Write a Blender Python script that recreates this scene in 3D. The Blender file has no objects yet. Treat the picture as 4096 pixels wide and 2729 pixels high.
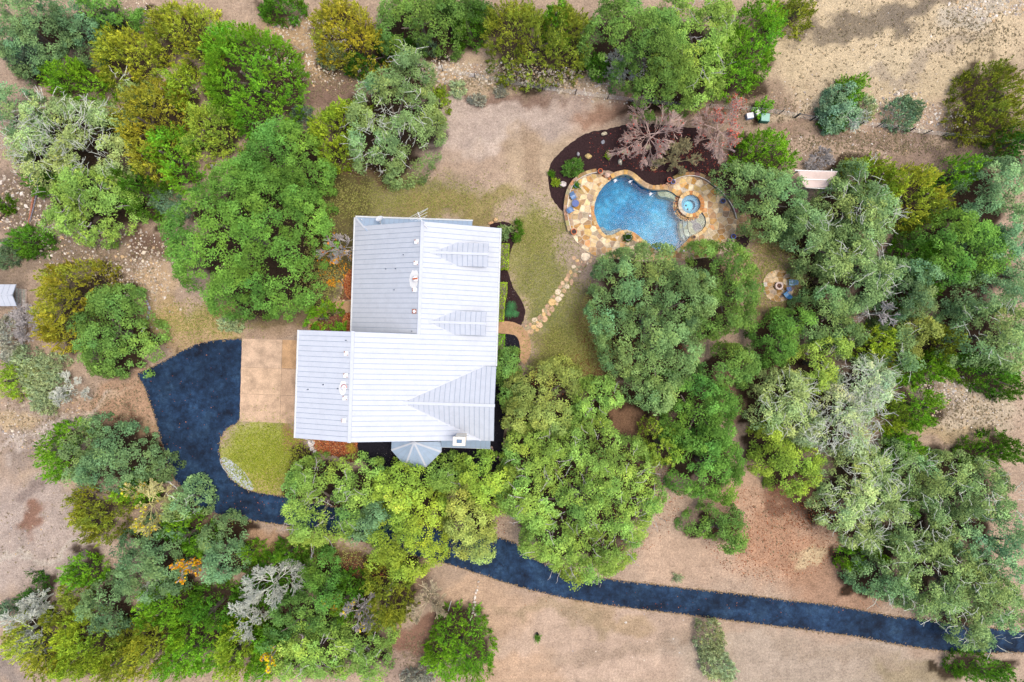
import bpy, math, random
import numpy as np
from mathutils import Vector

random.seed(7)
SC = bpy.context.scene
COL = SC.collection
H = 75.0            # camera height (m)
GS = 0.028          # metres per photo pixel on the ground

# ------------------------------------------------------------------ camera, sky, sun, exposure
cam = bpy.data.cameras.new("camera")
cam.sensor_width = 36.0
cam.lens = 36.0 * (H / GS) / 4096.0
cam.clip_start = 0.5
cam.clip_end = 6000.0
cam_o = bpy.data.objects.new("camera", cam)
cam_o.location = (0, 0, H)
COL.objects.link(cam_o)
SC.camera = cam_o

SUN_EL, SUN_AZ = math.radians(74), math.radians(92)      # azimuth clockwise from the top of the picture
world = bpy.data.worlds.new("World")
SC.world = world
world.use_nodes = True
nt = world.node_tree
nt.nodes.clear()
sky = nt.nodes.new("ShaderNodeTexSky")
sky.sky_type = 'NISHITA'
sky.sun_disc = False
sky.sun_elevation = SUN_EL
sky.sun_rotation = SUN_AZ
sky.air_density = 1.0
sky.dust_density = 5.0
sky.ozone_density = 1.0
bg = nt.nodes.new("ShaderNodeBackground")
bg.inputs["Strength"].default_value = 0.13
wo = nt.nodes.new("ShaderNodeOutputWorld")
nt.links.new(sky.outputs[0], bg.inputs[0])
nt.links.new(bg.outputs[0], wo.inputs[0])

sun = bpy.data.lights.new("sun", 'SUN')
sun.energy = 1.0
sun.angle = math.radians(22)
sun.color = (1.0, 0.94, 0.85)
sun_o = bpy.data.objects.new("sun", sun)
sd = Vector((math.sin(SUN_AZ) * math.cos(SUN_EL), math.cos(SUN_AZ) * math.cos(SUN_EL), math.sin(SUN_EL)))
sun_o.rotation_euler = sd.to_track_quat('Z', 'Y').to_euler()
sun_o.location = sd * 60
COL.objects.link(sun_o)

SC.view_settings.view_transform = 'Standard'
SC.view_settings.look = 'None'
SC.view_settings.gamma = 1.0
SC.view_settings.use_curve_mapping = False
SC.view_settings.exposure = 0.70
SC.render.engine = 'CYCLES'
cy = SC.cycles
cy.use_denoising = True
cy.denoising_input_passes = 'RGB_ALBEDO_NORMAL'
cy.denoising_prefilter = 'NONE'
cy.max_bounces = 6
cy.diffuse_bounces = 1
cy.glossy_bounces = 2
cy.transmission_bounces = 4
cy.transparent_max_bounces = 6

# ------------------------------------------------------------------ helpers
def lin(c):
    c = np.asarray(c, float) / 255.0
    return np.where(c <= 0.04045, c / 12.92, ((c + 0.055) / 1.055) ** 2.4)

def G(px, py, z=0.0):
    k = GS * (H - z) / H
    return ((px - 2048.0) * k, -(py - 1364.5) * k, z)

def GP(pts, z=0.0):
    return [G(x, y, z)[:2] for x, y in pts]

def tag(o, label=None, cat=None, group=None, kind=None):
    if label: o['label'] = label
    if cat: o['category'] = cat
    if group: o['group'] = group
    if kind: o['kind'] = kind
    return o

def empty(name, loc=(0, 0, 0), rz=0.0, parent=None):
    o = bpy.data.objects.new(name, None)
    o.empty_display_size = 0.3
    COL.objects.link(o)
    o.location = loc
    o.rotation_euler = (0, 0, rz)
    if parent: o.parent = parent
    return o

class MB:
    """collects shapes for one mesh"""
    def __init__(s): s.v = []; s.f = []; s.sm = False
    def add(s, vs, fs):
        n = len(s.v); s.v += [tuple(p) for p in vs]; s.f += [tuple(i + n for i in f) for f in fs]; return s
    def box(s, c, size, rz=0.0, rot=None):
        hx, hy, hz = size[0] / 2, size[1] / 2, size[2] / 2
        vs = []
        ca, sa = math.cos(rz), math.sin(rz)
        for dx, dy, dz in ((-1,-1,-1),(1,-1,-1),(1,1,-1),(-1,1,-1),(-1,-1,1),(1,-1,1),(1,1,1),(-1,1,1)):
            p = Vector((dx*hx, dy*hy, dz*hz))
            if rot is not None: p = rot @ p
            vs.append((c[0] + p.x*ca - p.y*sa, c[1] + p.x*sa + p.y*ca, c[2] + p.z))
        return s.add(vs, [(0,3,2,1),(4,5,6,7),(0,1,5,4),(1,2,6,5),(2,3,7,6),(3,0,4,7)])
    def prism(s, poly, z0, z1, bevel=0.0):
        """poly: list of (x,y); z1 number or function"""
        n = len(poly)
        a = sum(poly[i][0]*poly[(i+1)%n][1] - poly[(i+1)%n][0]*poly[i][1] for i in range(n))
        if a < 0: poly = poly[::-1]
        t = z1 if callable(z1) else (lambda x, y: z1)
        b = z0 if callable(z0) else (lambda x, y: z0)
        cx = sum(p[0] for p in poly)/n; cyy = sum(p[1] for p in poly)/n
        vs = [(x, y, b(x, y)) for x, y in poly]
        fs = [tuple(range(n))[::-1]]
        if bevel:
            vs += [(x, y, t(x, y) - bevel) for x, y in poly]
            for x, y in poly:
                d = math.hypot(x-cx, y-cyy) or 1
                k = max(0.3, 1 - bevel/d)
                vs.append((cx+(x-cx)*k, cyy+(y-cyy)*k, t(x, y)))
            for i in range(n):
                j = (i+1) % n
                fs += [(i, j, n+j, n+i), (n+i, n+j, 2*n+j, 2*n+i)]
            fs.append(tuple(range(2*n, 3*n)))
        else:
            vs += [(x, y, t(x, y)) for x, y in poly]
            for i in range(n):
                j = (i+1) % n
                fs.append((i, j, n+j, n+i))
            fs.append(tuple(range(n, 2*n)))
        return s.add(vs, fs)
    def tube(s, pts, r, n=6, cap=True):
        pts = [Vector(p) for p in pts]
        rs = r if isinstance(r, (list, tuple)) else [r]*len(pts)
        base = len(s.v)
        prev = None
        for i, p in enumerate(pts):
            d = (pts[min(i+1, len(pts)-1)] - pts[max(i-1, 0)])
            if d.length < 1e-9: d = Vector((0, 0, 1))
            d.normalize()
            u = prev if prev is not None else (Vector((1, 0, 0)) if abs(d.x) < .8 else Vector((0, 1, 0)))
            u = (u - d*u.dot(d)).normalized(); prev = u
            w = d.cross(u)
            for k in range(n):
                a = 2*math.pi*k/n
                q = p + (u*math.cos(a) + w*math.sin(a))*rs[i]
                s.v.append(tuple(q))
        for i in range(len(pts)-1):
            for k in range(n):
                a, b = base+i*n+k, base+i*n+(k+1) % n
                s.f.append((a, b, b+n, a+n))
        if cap:
            s.f.append(tuple(base+k for k in range(n))[::-1])
            s.f.append(tuple(base+(len(pts)-1)*n+k for k in range(n)))
        return s
    def lathe(s, prof, n=20, c=(0, 0, 0)):
        base = len(s.v)
        for r, z in prof:
            for k in range(n):
                a = 2*math.pi*k/n
                s.v.append((c[0]+r*math.cos(a), c[1]+r*math.sin(a), c[2]+z))
        for i in range(len(prof)-1):
            for k in range(n):
                a, b = base+i*n+k, base+i*n+(k+1) % n
                s.f.append((a, b, b+n, a+n))
        return s
    def disc(s, r, z, n=20, c=(0, 0)):
        return s.add([(c[0]+r*math.cos(2*math.pi*k/n), c[1]+r*math.sin(2*math.pi*k/n), z) for k in range(n)], [tuple(range(n))])
    def build(s, name, mat, parent=None, color=None, smooth=False, world_xyz=True):
        me = bpy.data.meshes.new(name)
        off = Vector((0, 0, 0))
        if parent is not None and world_xyz:
            p = parent
            while p is not None:
                off += Vector(p.location); p = p.parent
        me.from_pydata([(x-off.x, y-off.y, z-off.z) for x, y, z in s.v], [], s.f)
        if smooth or s.sm: me.shade_smooth()
        if mat: me.materials.append(mat)
        o = bpy.data.objects.new(name, me)
        COL.objects.link(o)
        if parent: o.parent = parent
        if color is not None: o.color = (*color, 1)
        return o

def arr_obj(name, V, F, mat, parent=None, cols=None, smooth=False, origin=None):
    """object from numpy arrays (verts Nx3 in world space, faces Mxk), cols per vertex"""
    V = np.asarray(V, float)
    if parent is not None:
        V = V - np.array(parent.location)
    me = bpy.data.meshes.new(name)
    me.from_pydata(V, [], np.asarray(F))
    if cols is not None:
        at = me.color_attributes.new("tint", 'FLOAT_COLOR', 'POINT')
        c4 = np.ones((len(V), 4), np.float32); c4[:, :3] = cols
        at.data.foreach_set("color", c4.ravel())
    if smooth: me.shade_smooth()
    me.materials.append(mat)
    o = bpy.data.objects.new(name, me)
    COL.objects.link(o)
    if parent: o.parent = parent
    return o

def noise2(x, y, seed=0, scale=1.0, octs=3):
    """smooth value noise, about -1..1"""
    rs = np.random.RandomState(seed + 1000)
    out = np.zeros(np.shape(x)); amp = 1.0; tot = 0.0
    x = np.asarray(x, float)/scale; y = np.asarray(y, float)/scale
    for o in range(octs):
        tab = rs.rand(64, 64)*2-1
        xf = np.floor(x).astype(int); yf = np.floor(y).astype(int)
        fx = x-xf; fy = y-yf
        fx = fx*fx*(3-2*fx); fy = fy*fy*(3-2*fy)
        t = lambda i, j: tab[(xf+i) % 64, (yf+j) % 64]
        out += amp*((t(0,0)*(1-fx)+t(1,0)*fx)*(1-fy)+(t(0,1)*(1-fx)+t(1,1)*fx)*fy)
        tot += amp; amp *= .55; x = x*2.03+7.1; y = y*2.03+3.7
    return out/tot*1.6

def in_poly(x, y, poly):
    x = np.asarray(x); y = np.asarray(y)
    ins = np.zeros(x.shape, bool)
    n = len(poly)
    for i in range(n):
        x1, y1 = poly[i]; x2, y2 = poly[(i+1) % n]
        c = ((y1 > y) != (y2 > y))
        with np.errstate(divide='ignore', invalid='ignore'):
            xx = (x2-x1)*(y-y1)/((y2-y1) if y2 != y1 else 1e-9)+x1
        ins ^= (c & (x < xx))
    return ins

def clip(poly, px, py, nx, ny):
    """keep the part of poly where (p-P).n <= 0"""
    out = []
    n = len(poly)
    for i in range(n):
        a = poly[i]; b = poly[(i+1) % n]
        da = (a[0]-px)*nx+(a[1]-py)*ny; db = (b[0]-px)*nx+(b[1]-py)*ny
        if da <= 0: out.append(a)
        if (da < 0 < db) or (db < 0 < da):
            t = da/(da-db)
            out.append((a[0]+(b[0]-a[0])*t, a[1]+(b[1]-a[1])*t))
    return out

def area(p):
    n = len(p)
    return 0.5*sum(p[i][0]*p[(i+1) % n][1]-p[(i+1) % n][0]*p[i][1] for i in range(n))

def voronoi(poly, sp, rng, jit=0.42):
    """irregular convex cells clipped to poly"""
    xs = [p[0] for p in poly]; ys = [p[1] for p in poly]
    seeds = []
    x0, y0 = min(xs)-sp, min(ys)-sp
    for j in range(int((max(ys)-y0)/sp)+2):
        for i in range(int((max(xs)-x0)/sp)+2):
            seeds.append((x0+(i+.5*(j % 2)+rng.uniform(-jit, jit))*sp, y0+(j+rng.uniform(-jit, jit))*sp))
    S = np.array(seeds)
    cells = []
    for k, (sx, sy) in enumerate(seeds):
        d = (S[:, 0]-sx)**2+(S[:, 1]-sy)**2
        near = np.argsort(d)[1:15]
        # cell as a clip region applied to the (possibly concave) outline
        sub = [(sx-2*sp, sy-2*sp), (sx+2*sp, sy-2*sp), (sx+2*sp, sy+2*sp), (sx-2*sp, sy+2*sp)]
        for m in near:
            mx, my = S[m]
            sub = clip(sub, (sx+mx)/2, (sy+my)/2, mx-sx, my-sy)
            if len(sub) < 3: break
        if len(sub) < 3: continue
        if area(sub) < 0: sub = sub[::-1]
        res = list(poly)
        n = len(sub)
        for i in range(n):
            a = sub[i]; b = sub[(i+1) % n]
            res = clip(res, a[0], a[1], b[1]-a[1], -(b[0]-a[0]))
            if len(res) < 3: break
        if len(res) < 3: continue
        q = [res[0]]
        for p in res[1:]:
            if math.hypot(p[0]-q[-1][0], p[1]-q[-1][1]) > .04: q.append(p)
        if len(q) > 3 and math.hypot(q[0][0]-q[-1][0], q[0][1]-q[-1][1]) < .04: q.pop()
        if len(q) >= 3 and abs(area(q)) > sp*sp*.06:
            t = inset(q, .10*sp)
            n = len(t)
            pr = t+[((t[i][0]+t[(i+1) % n][0])/2, (t[i][1]+t[(i+1) % n][1])/2) for i in range(n)]
            if in_poly(np.array([a[0] for a in pr]), np.array([a[1] for a in pr]), poly).all(): cells.append(q)
    return cells

def inset(p, g):
    n = len(p); cx = sum(a[0] for a in p)/n; cyy = sum(a[1] for a in p)/n
    r = math.sqrt(abs(area(p))/math.pi)
    k = max(.5, 1-g/r)
    return [(cx+(x-cx)*k, cyy+(y-cyy)*k) for x, y in p]

def smooth_poly(pts, it=2, closed=True):
    for _ in range(it):
        out = []
        n = len(pts)
        for i in range(n if closed else n-1):
            a = pts[i]; b = pts[(i+1) % n]
            out += [(a[0]*.75+b[0]*.25, a[1]*.75+b[1]*.25), (a[0]*.25+b[0]*.75, a[1]*.25+b[1]*.75)]
        if not closed: out = [pts[0]]+out+[pts[-1]]
        pts = out
    return pts

def resample(pts, step):
    out = [pts[0]]; acc = 0
    L = [math.dist(pts[i], pts[i+1]) for i in range(len(pts)-1)]
    tot = sum(L); n = max(1, round(tot/step)); st = tot/n
    res = []; i = 0; pos = 0.0
    for k in range(n+1):
        t = min(k*st, tot-1e-9)
        while i < len(L)-1 and pos+L[i] < t: pos += L[i]; i += 1
        f = (t-pos)/(L[i] or 1)
        res.append((pts[i][0]+(pts[i+1][0]-pts[i][0])*f, pts[i][1]+(pts[i+1][1]-pts[i][1])*f))
    return res

# ------------------------------------------------------------------ materials
def new_mat(name):
    m = bpy.data.materials.new(name); m.use_nodes = True
    n = m.node_tree.nodes; n.clear()
    out = n.new("ShaderNodeOutputMaterial")
    return m, m.node_tree, out

def noise_node(nt, scale, detail=4, rough=.6, co=None):
    t = nt.nodes.new("ShaderNodeTexNoise")
    t.inputs["Scale"].default_value = scale; t.inputs["Detail"].default_value = detail
    t.inputs["Roughness"].default_value = rough
    if co is not None: nt.links.new(co, t.inputs["Vector"])
    return t.outputs["Fac"]

def ramp(nt, fac, stops):
    r = nt.nodes.new("ShaderNodeValToRGB")
    e = r.color_ramp.elements
    while len(e) > 1: e.remove(e[-1])
    for i, (p, c) in enumerate(stops):
        el = e[0] if i == 0 else e.new(p)
        el.position = p
        el.color = (*(c if hasattr(c, '__len__') else (c, c, c)), 1)
    nt.links.new(fac, r.inputs[0])
    return r.outputs[0]

def mul(nt, a, b, typ='MULTIPLY', fac=1.0):
    m = nt.nodes.new("ShaderNodeMix"); m.data_type = 'RGBA'; m.blend_type = typ
    m.inputs[0].default_value = fac
    for s, i in ((a, 6), (b, 7)):
        if isinstance(s, tuple): m.inputs[i].default_value = (*s, 1)
        else: nt.links.new(s, m.inputs[i])
    return m.outputs[2]

def mat_basic(name, rgb, rough=.7, metal=0.0, var=.15, vscale=6.0, source=None, bump=0.0, bscale=20, spec=.3, fine=None):
    """colour from rgb, the object colour or the tint attribute, times procedural noise in object space"""
    m, nt, out = new_mat(name)
    b = nt.nodes.new("ShaderNodeBsdfPrincipled")
    g = nt.nodes.new("ShaderNodeNewGeometry")
    co = g.outputs["Position"]
    if source == 'object':
        oi = nt.nodes.new("ShaderNodeObjectInfo"); base = oi.outputs["Color"]
    elif source == 'tint':
        a = nt.nodes.new("ShaderNodeAttribute"); a.attribute_name = "tint"; base = a.outputs["Color"]
    else:
        base = tuple(float(c) for c in rgb)
    c = base
    if var:
        c = mul(nt, c, ramp(nt, noise_node(nt, vscale, 5, .65, co), [(.3, 1-var*1.6), (.5, 1.0), (.7, 1+var*1.3)]))
    if fine:
        c = mul(nt, c, ramp(nt, noise_node(nt, fine[1], 3, .7, co), [(.3, 1-fine[0]*1.6), (.5, 1.0), (.7, 1+fine[0]*1.4)]))
    if isinstance(c, tuple): b.inputs["Base Color"].default_value = (*c, 1)
    else: nt.links.new(c, b.inputs["Base Color"])
    b.inputs["Roughness"].default_value = rough
    b.inputs["Metallic"].default_value = metal
    b.inputs["Specular IOR Level"].default_value = spec
    if bump:
        bn = nt.nodes.new("ShaderNodeBump"); bn.inputs["Strength"].default_value = bump; bn.inputs["Distance"].default_value = .05
        nt.links.new(noise_node(nt, bscale, 4, .7, co), bn.inputs["Height"])
        nt.links.new(bn.outputs[0], b.inputs["Normal"])
    nt.links.new(b.outputs[0], out.inputs[0])
    return m

def mat_leaf():
    m, nt, out = new_mat("foliage")
    a = nt.nodes.new("ShaderNodeAttribute"); a.attribute_name = "tint"
    d = nt.nodes.new("ShaderNodeBsdfDiffuse"); t = nt.nodes.new("ShaderNodeBsdfTranslucent")
    mx = nt.nodes.new("ShaderNodeMixShader"); mx.inputs[0].default_value = .20
    nt.links.new(a.outputs["Color"], d.inputs[0]); nt.links.new(a.outputs["Color"], t.inputs[0])
    nt.links.new(d.outputs[0], mx.inputs[1]); nt.links.new(t.outputs[0], mx.inputs[2])
    nt.links.new(mx.outputs[0], out.inputs[0])
    return m

def mat_ground():
    m, nt, out = new_mat("dry_ground")
    a = nt.nodes.new("ShaderNodeAttribute"); a.attribute_name = "tint"
    g = nt.nodes.new("ShaderNodeNewGeometry"); co = g.outputs["Position"]
    c = a.outputs["Color"]
    c = mul(nt, c, ramp(nt, noise_node(nt, .9, 6, .7, co), [(.25, (.70, .69, .68)), (.5, (1, 1, 1)), (.75, (1.2, 1.19, 1.17))]))
    c = mul(nt, c, ramp(nt, noise_node(nt, 4.5, 5, .75, co), [(.28, (.60, .57, .54)), (.5, (1, 1, 1)), (.72, (1.35, 1.33, 1.3))]))
    c = mul(nt, c, ramp(nt, noise_node(nt, 11, 4, .8, co), [(.3, (.58, .56, .54)), (.5, (1, 1, 1)), (.7, (1.40, 1.40, 1.38))]))
    b = nt.nodes.new("ShaderNodeBsdfPrincipled")
    b.inputs["Roughness"].default_value = .95
    b.inputs["Specular IOR Level"].default_value = .05
    nt.links.new(c, b.inputs["Base Color"])
    bn = nt.nodes.new("ShaderNodeBump"); bn.inputs["Strength"].default_value = .55; bn.inputs["Distance"].default_value = .12
    nt.links.new(noise_node(nt, 6, 5, .75, co), bn.inputs["Height"])
    nt.links.new(bn.outputs[0], b.inputs["Normal"])
    nt.links.new(b.outputs[0], out.inputs[0])
    return m

def mat_asphalt():
    m, nt, out = new_mat("sealed_asphalt")
    g = nt.nodes.new("ShaderNodeNewGeometry"); co = g.outputs["Position"]
    n1 = noise_node(nt, .45, 6, .7, co)
    c = ramp(nt, n1, [(.34, (.006, .012, .026)), (.44, (.009, .023, .052)), (.54, (.014, .036, .078)), (.66, (.024, .055, .104)), (.78, (.055, .088, .13))])  # blue tint stands for reflected sky, put into the base colour
    c = mul(nt, c, ramp(nt, noise_node(nt, 1.7, 5, .75, co), [(.3, .5), (.5, 1.0), (.7, 1.6)]))
    c = mul(nt, c, ramp(nt, noise_node(nt, 16, 3, .7, co), [(.3, .72), (.5, 1.0), (.7, 1.32)]))
    c = mul(nt, c, ramp(nt, noise_node(nt, .16, 3, .6, co), [(.35, .72), (.5, 1.0), (.65, 1.3)]))
    # dusty tan smears and hairline cracks
    du = ramp(nt, noise_node(nt, 2.8, 6, .75, co), [(.62, 0.0), (.74, .5)])
    mx = nt.nodes.new("ShaderNodeMix"); mx.data_type = 'RGBA'
    nt.links.new(du, mx.inputs[0]); nt.links.new(c, mx.inputs[6]); mx.inputs[7].default_value = (.13, .11, .13, 1)
    vo = nt.nodes.new("ShaderNodeTexVoronoi"); vo.feature = 'DISTANCE_TO_EDGE'; vo.inputs["Scale"].default_value = .35
    wn = nt.nodes.new("ShaderNodeTexNoise"); wn.inputs["Scale"].default_value = .8; wn.inputs["Detail"].default_value = 4
    nt.links.new(co, wn.inputs["Vector"])
    va = nt.nodes.new("ShaderNodeVectorMath"); va.operation = 'MULTIPLY_ADD'
    nt.links.new(wn.outputs["Color"], va.inputs[0]); va.inputs[1].default_value = (2.2, 2.2, 0); nt.links.new(co, va.inputs[2])
    nt.links.new(va.outputs[0], vo.inputs["Vector"])
    cr = ramp(nt, vo.outputs["Distance"], [(.0, .55), (.012, 1.0)])
    c2 = mul(nt, mx.outputs[2], cr)
    b = nt.nodes.new("ShaderNodeBsdfPrincipled")
    nt.links.new(c2, b.inputs["Base Color"])
    b.inputs["Roughness"].default_value = .8
    b.inputs["Specular IOR Level"].default_value = .18
    bn = nt.nodes.new("ShaderNodeBump"); bn.inputs["Strength"].default_value = .35; bn.inputs["Distance"].default_value = .03
    nt.links.new(noise_node(nt, 30, 3, .7, co), bn.inputs["Height"]); nt.links.new(bn.outputs[0], b.inputs["Normal"])
    nt.links.new(b.outputs[0], out.inputs[0])
    return m

def mat_water(name, tint, bump=.05):
    m, nt, out = new_mat(name)
    g = nt.nodes.new("ShaderNodeNewGeometry"); co = g.outputs["Position"]
    tr = nt.nodes.new("ShaderNodeBsdfTransparent"); tr.inputs[0].default_value = (*tint, 1)
    gl = nt.nodes.new("ShaderNodeBsdfGlossy"); gl.inputs["Roughness"].default_value = .12
    fr = nt.nodes.new("ShaderNodeFresnel"); fr.inputs[0].default_value = 1.33
    bn = nt.nodes.new("ShaderNodeBump"); bn.inputs["Strength"].default_value = bump; bn.inputs["Distance"].default_value = .25
    nt.links.new(noise_node(nt, 2.4, 4, .65, co), bn.inputs["Height"])
    nt.links.new(bn.outputs[0], gl.inputs["Normal"]); nt.links.new(bn.outputs[0], fr.inputs["Normal"])
    mx = nt.nodes.new("ShaderNodeMixShader")
    nt.links.new(fr.outputs[0], mx.inputs[0]); nt.links.new(tr.outputs[0], mx.inputs[1]); nt.links.new(gl.outputs[0], mx.inputs[2])
    nt.links.new(mx.outputs[0], out.inputs[0])
    return m

def mat_plaster():
    m, nt, out = new_mat("pool_plaster")
    g = nt.nodes.new("ShaderNodeNewGeometry"); co = g.outputs["Position"]
    c = ramp(nt, noise_node(nt, .35, 3, .5, co), [(.32, (.006, .14, .30)), (.52, (.014, .22, .41)), (.75, (.10, .40, .58))])  # paler mottling paints ripples and sky reflection into the plaster colour
    c = mul(nt, c, ramp(nt, noise_node(nt, 2.2, 4, .65, co), [(.3, .72), (.5, 1.0), (.68, 1.40)]))
    b = nt.nodes.new("ShaderNodeBsdfDiffuse")
    nt.links.new(c, b.inputs[0]); nt.links.new(b.outputs[0], out.inputs[0])
    return m

M = {}
M['leaf'] = mat_leaf()
M['ground'] = mat_ground()
M['asphalt'] = mat_asphalt()
M['plaster'] = mat_plaster()
M['water'] = mat_water("pool_water", (.80, .95, .98))
M['spa_water'] = mat_water("spa_water", (.80, .95, .98), .04)
M['bark'] = mat_basic("bark", (.16, .13, .11), .9, var=.3, vscale=9)
M['twig'] = mat_basic("grey_bark", None, .85, var=.2, vscale=5, source='object')
M['metal_roof'] = mat_basic("galvanised_roof", (.52, .555, .615), .6, .0, var=.035, vscale=1.2, spec=.3, fine=(.02, 6))
M['metal_shaded'] = mat_basic("shaded_galvanised_roof", (.33, .43, .56), .42, .0, var=.05, vscale=1.2, spec=.5, fine=(.02, 6))  # bluer, dimmer light on the low steep roofs painted into the same metal
M['roof_deck'] = mat_basic("roof_seam", (.33, .40, .50), .6, var=.05)
M['wall'] = mat_basic("limestone_wall", (.50, .44, .35), .85, var=.2, vscale=5)
M['white'] = mat_basic("white_paint", (.78, .78, .77), .5, var=.05)
M['gutter'] = mat_basic("gutter_metal", (.72, .76, .78), .45, var=.04)
M['dark'] = mat_basic("dark_hollow", (.02, .022, .028), .8, var=.1)
M['rust'] = mat_basic("rusty_metal", (.30, .10, .045), .8, var=.35, vscale=14)
M['vent_cap'] = mat_basic("weathered_white_metal", (.74, .72, .74), .5, var=.15, vscale=9)
M['stone'] = mat_basic("flagstone", None, .85, var=.22, vscale=2.6, source='object', bump=.3, bscale=16, fine=(.14, 14))
M['mortar'] = mat_basic("mortar", (.52, .45, .35), .9, var=.3, vscale=2.0, fine=(.15, 12))
M['mulch'] = mat_basic("bark_mulch", (.030, .014, .015), .95, var=.35, vscale=5, bump=.8, bscale=24, fine=(.35, 15))
M['mulch_dark'] = mat_basic("black_mulch", (.010, .009, .016), .95, var=.3, vscale=4, bump=.8, bscale=24, fine=(.4, 14))
M['leaf_bed'] = mat_basic("leaf_covered_bed", (.16, .065, .04), .95, var=.35, vscale=6, bump=.8, bscale=22, fine=(.35, 13))
M['concrete'] = mat_basic("exposed_aggregate", (.47, .335, .215), .9, var=.16, vscale=.8, fine=(.16, 13), bump=.2, bscale=40)
M['path'] = mat_basic("aggregate_path", (.42, .26, .145), .9, var=.16, vscale=1.2, fine=(.2, 14), bump=.2, bscale=40)
M['gravel'] = mat_basic("grey_gravel", (.38, .41, .42), .9, var=.2, vscale=4, fine=(.3, 14))
M['rock'] = mat_basic("limestone_rock", None, .9, var=.3, vscale=4, source='object', bump=.5, bscale=9)
M['tintrock'] = mat_basic("loose_rock", None, .9, var=.15, vscale=9, source='tint')
M['plain'] = mat_basic("painted", None, .55, var=.12, vscale=12, source='object')
M['glaze'] = mat_basic("glazed_clay", None, .25, var=.2, vscale=9, source='object', spec=.6)
M['terracotta'] = mat_basic("terracotta", (.55, .19, .085), .8, var=.18, vscale=10)
M['soil'] = mat_basic("potting_soil", (.07, .05, .045), .95, var=.4, vscale=14)
M['wood'] = mat_basic("weathered_wood", None, .85, var=.3, vscale=7, source='object')
M['sail'] = mat_basic("shade_cloth", (.62, .50, .45), .9, var=.06, vscale=2)
M['x'] = None
M['foam'] = mat_basic("white_water", (.80, .86, .92), .7, var=.1, vscale=20)

# ------------------------------------------------------------------ outlines taken from the plan (photo pixels)
POOL = [(2494,700.5),(2467,708),(2446,719),(2421,738),(2398,767),(2383,798),(2376,832),(2378,857),(2387,888),(2398,909),(2408,928),
        (2419,939),(2433,944),(2450,941),(2469,930),(2488,921),(2507,919),(2526,925),(2544,935),(2563,950),(2587,970),(2612,994),(2640,1010),
        (2670,1015),(2696,1008),(2720,988),(2743,966),(2763,943),(2784,935),(2812,921),(2824,896),(2822,874),(2808,849),(2790,858),(2755,870),(2722,850),
        (2704,820),(2706,790),(2704,782),(2688,770),(2671,764),(2641,763),(2616,764),(2593,760),(2570,750),(2551,736),(2534,721),(2517,705)]
PATIO = [(2446,706),(2410,700),(2364,697),(2337,706),(2316,719),(2297,736),(2283,758),(2274,779),(2268,805),(2265,832),(2266,860),(2270,888),(2278,922),
         (2289,945),(2303,965),(2327,992),(2352,1011),(2378,1023),(2400,1028),(2460,1036),(2560,1046),(2700,1046),(2830,1030),(2900,1010),(2935,985),
         (2941,943),(2945,915),(2945,884),(2935,853),(2916,817),(2892,786),(2861,755),(2824,728),(2798,714),(2763,705),(2722,706),(2690,722),(2672,745),
         (2671,764),(2688,770),(2704,782),(2722,787),(2738,775),(2760,770),(2785,777),(2803,795),(2811,820),(2806,846),(2822,874),(2824,896),(2812,921),(2784,935),(2763,943),(2743,966),(2720,988),(2696,1008),(2670,1015),
         (2640,1010),(2612,994),(2587,970),(2563,950),(2544,935),(2526,925),(2507,919),(2488,921),(2469,930),(2450,941),(2433,944),(2419,939),
         (2408,928),(2398,909),(2387,888),(2378,857),(2376,832),(2383,798),(2398,767),(2421,738),(2446,719)]
BED = [(2470,694),(2420,680),(2364,681),(2337,689),(2312,702),(2291,719),(2274,742),(2262,769),(2257,798),(2253,824),(2253,848),(2246,843),(2210,801),(2196,755),(2190,697),(2205,644),
       (2245,604),(2298,560),(2356,528),(2420,520),(2466,506),(2560,490),(2660,500),(2745,511),(2800,512),(2840,560),(2870,640),(2900,720),(2950,800),(2965,868),(2950,860),(2922,792),(2880,745),
       (2835,713),(2778,691),(2712,697),(2680,715),(2660,745),(2603,747),(2559,723),(2517,688),(2492,686)]
ROAD = [(968,1354),(859,1360),(784,1377),(737,1398),(685,1427),(627,1459),(549,1496),(560,1520),(575,1543),(598,1607),(621,1676),(644,1763),(661,1820),(673,1872),(707,1930),(754,1982),
        (789,2023),(841,2046),(928,2078),(1023,2084),(1192,2110),(1500,2180),(1795,2258),(1923,2298),(2048,2339),(2135,2365),(2251,2391),(2396,2417),(2541,2435),(2686,2452),(2860,2475),
        (3071,2500),(3217,2519),(3420,2545),(3565,2574),(3710,2597),(3855,2614),(4095,2610),(4500,2600),(4500,2515),(4095,2525),(3990,2515),(3797,2493),(3710,2478),(3565,2464),(3420,2435),(3304,2417),
        (3159,2403),(3034,2385),(2802,2359),(2628,2339),(2477,2322),(2350,2303),(2222,2275),(2120,2225),(2060,2170),(1990,2150),(1900,2150),(1600,2080),(1400,2040),(1169,1994),(1111,1982),(1023,1968),
        (974,1953),(928,1919),(905,1884),(887,1849),(877,1804),(882,1752),(906,1717),(958,1686)]
POOLW = GP(POOL); PATIOW = GP(PATIO)

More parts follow.
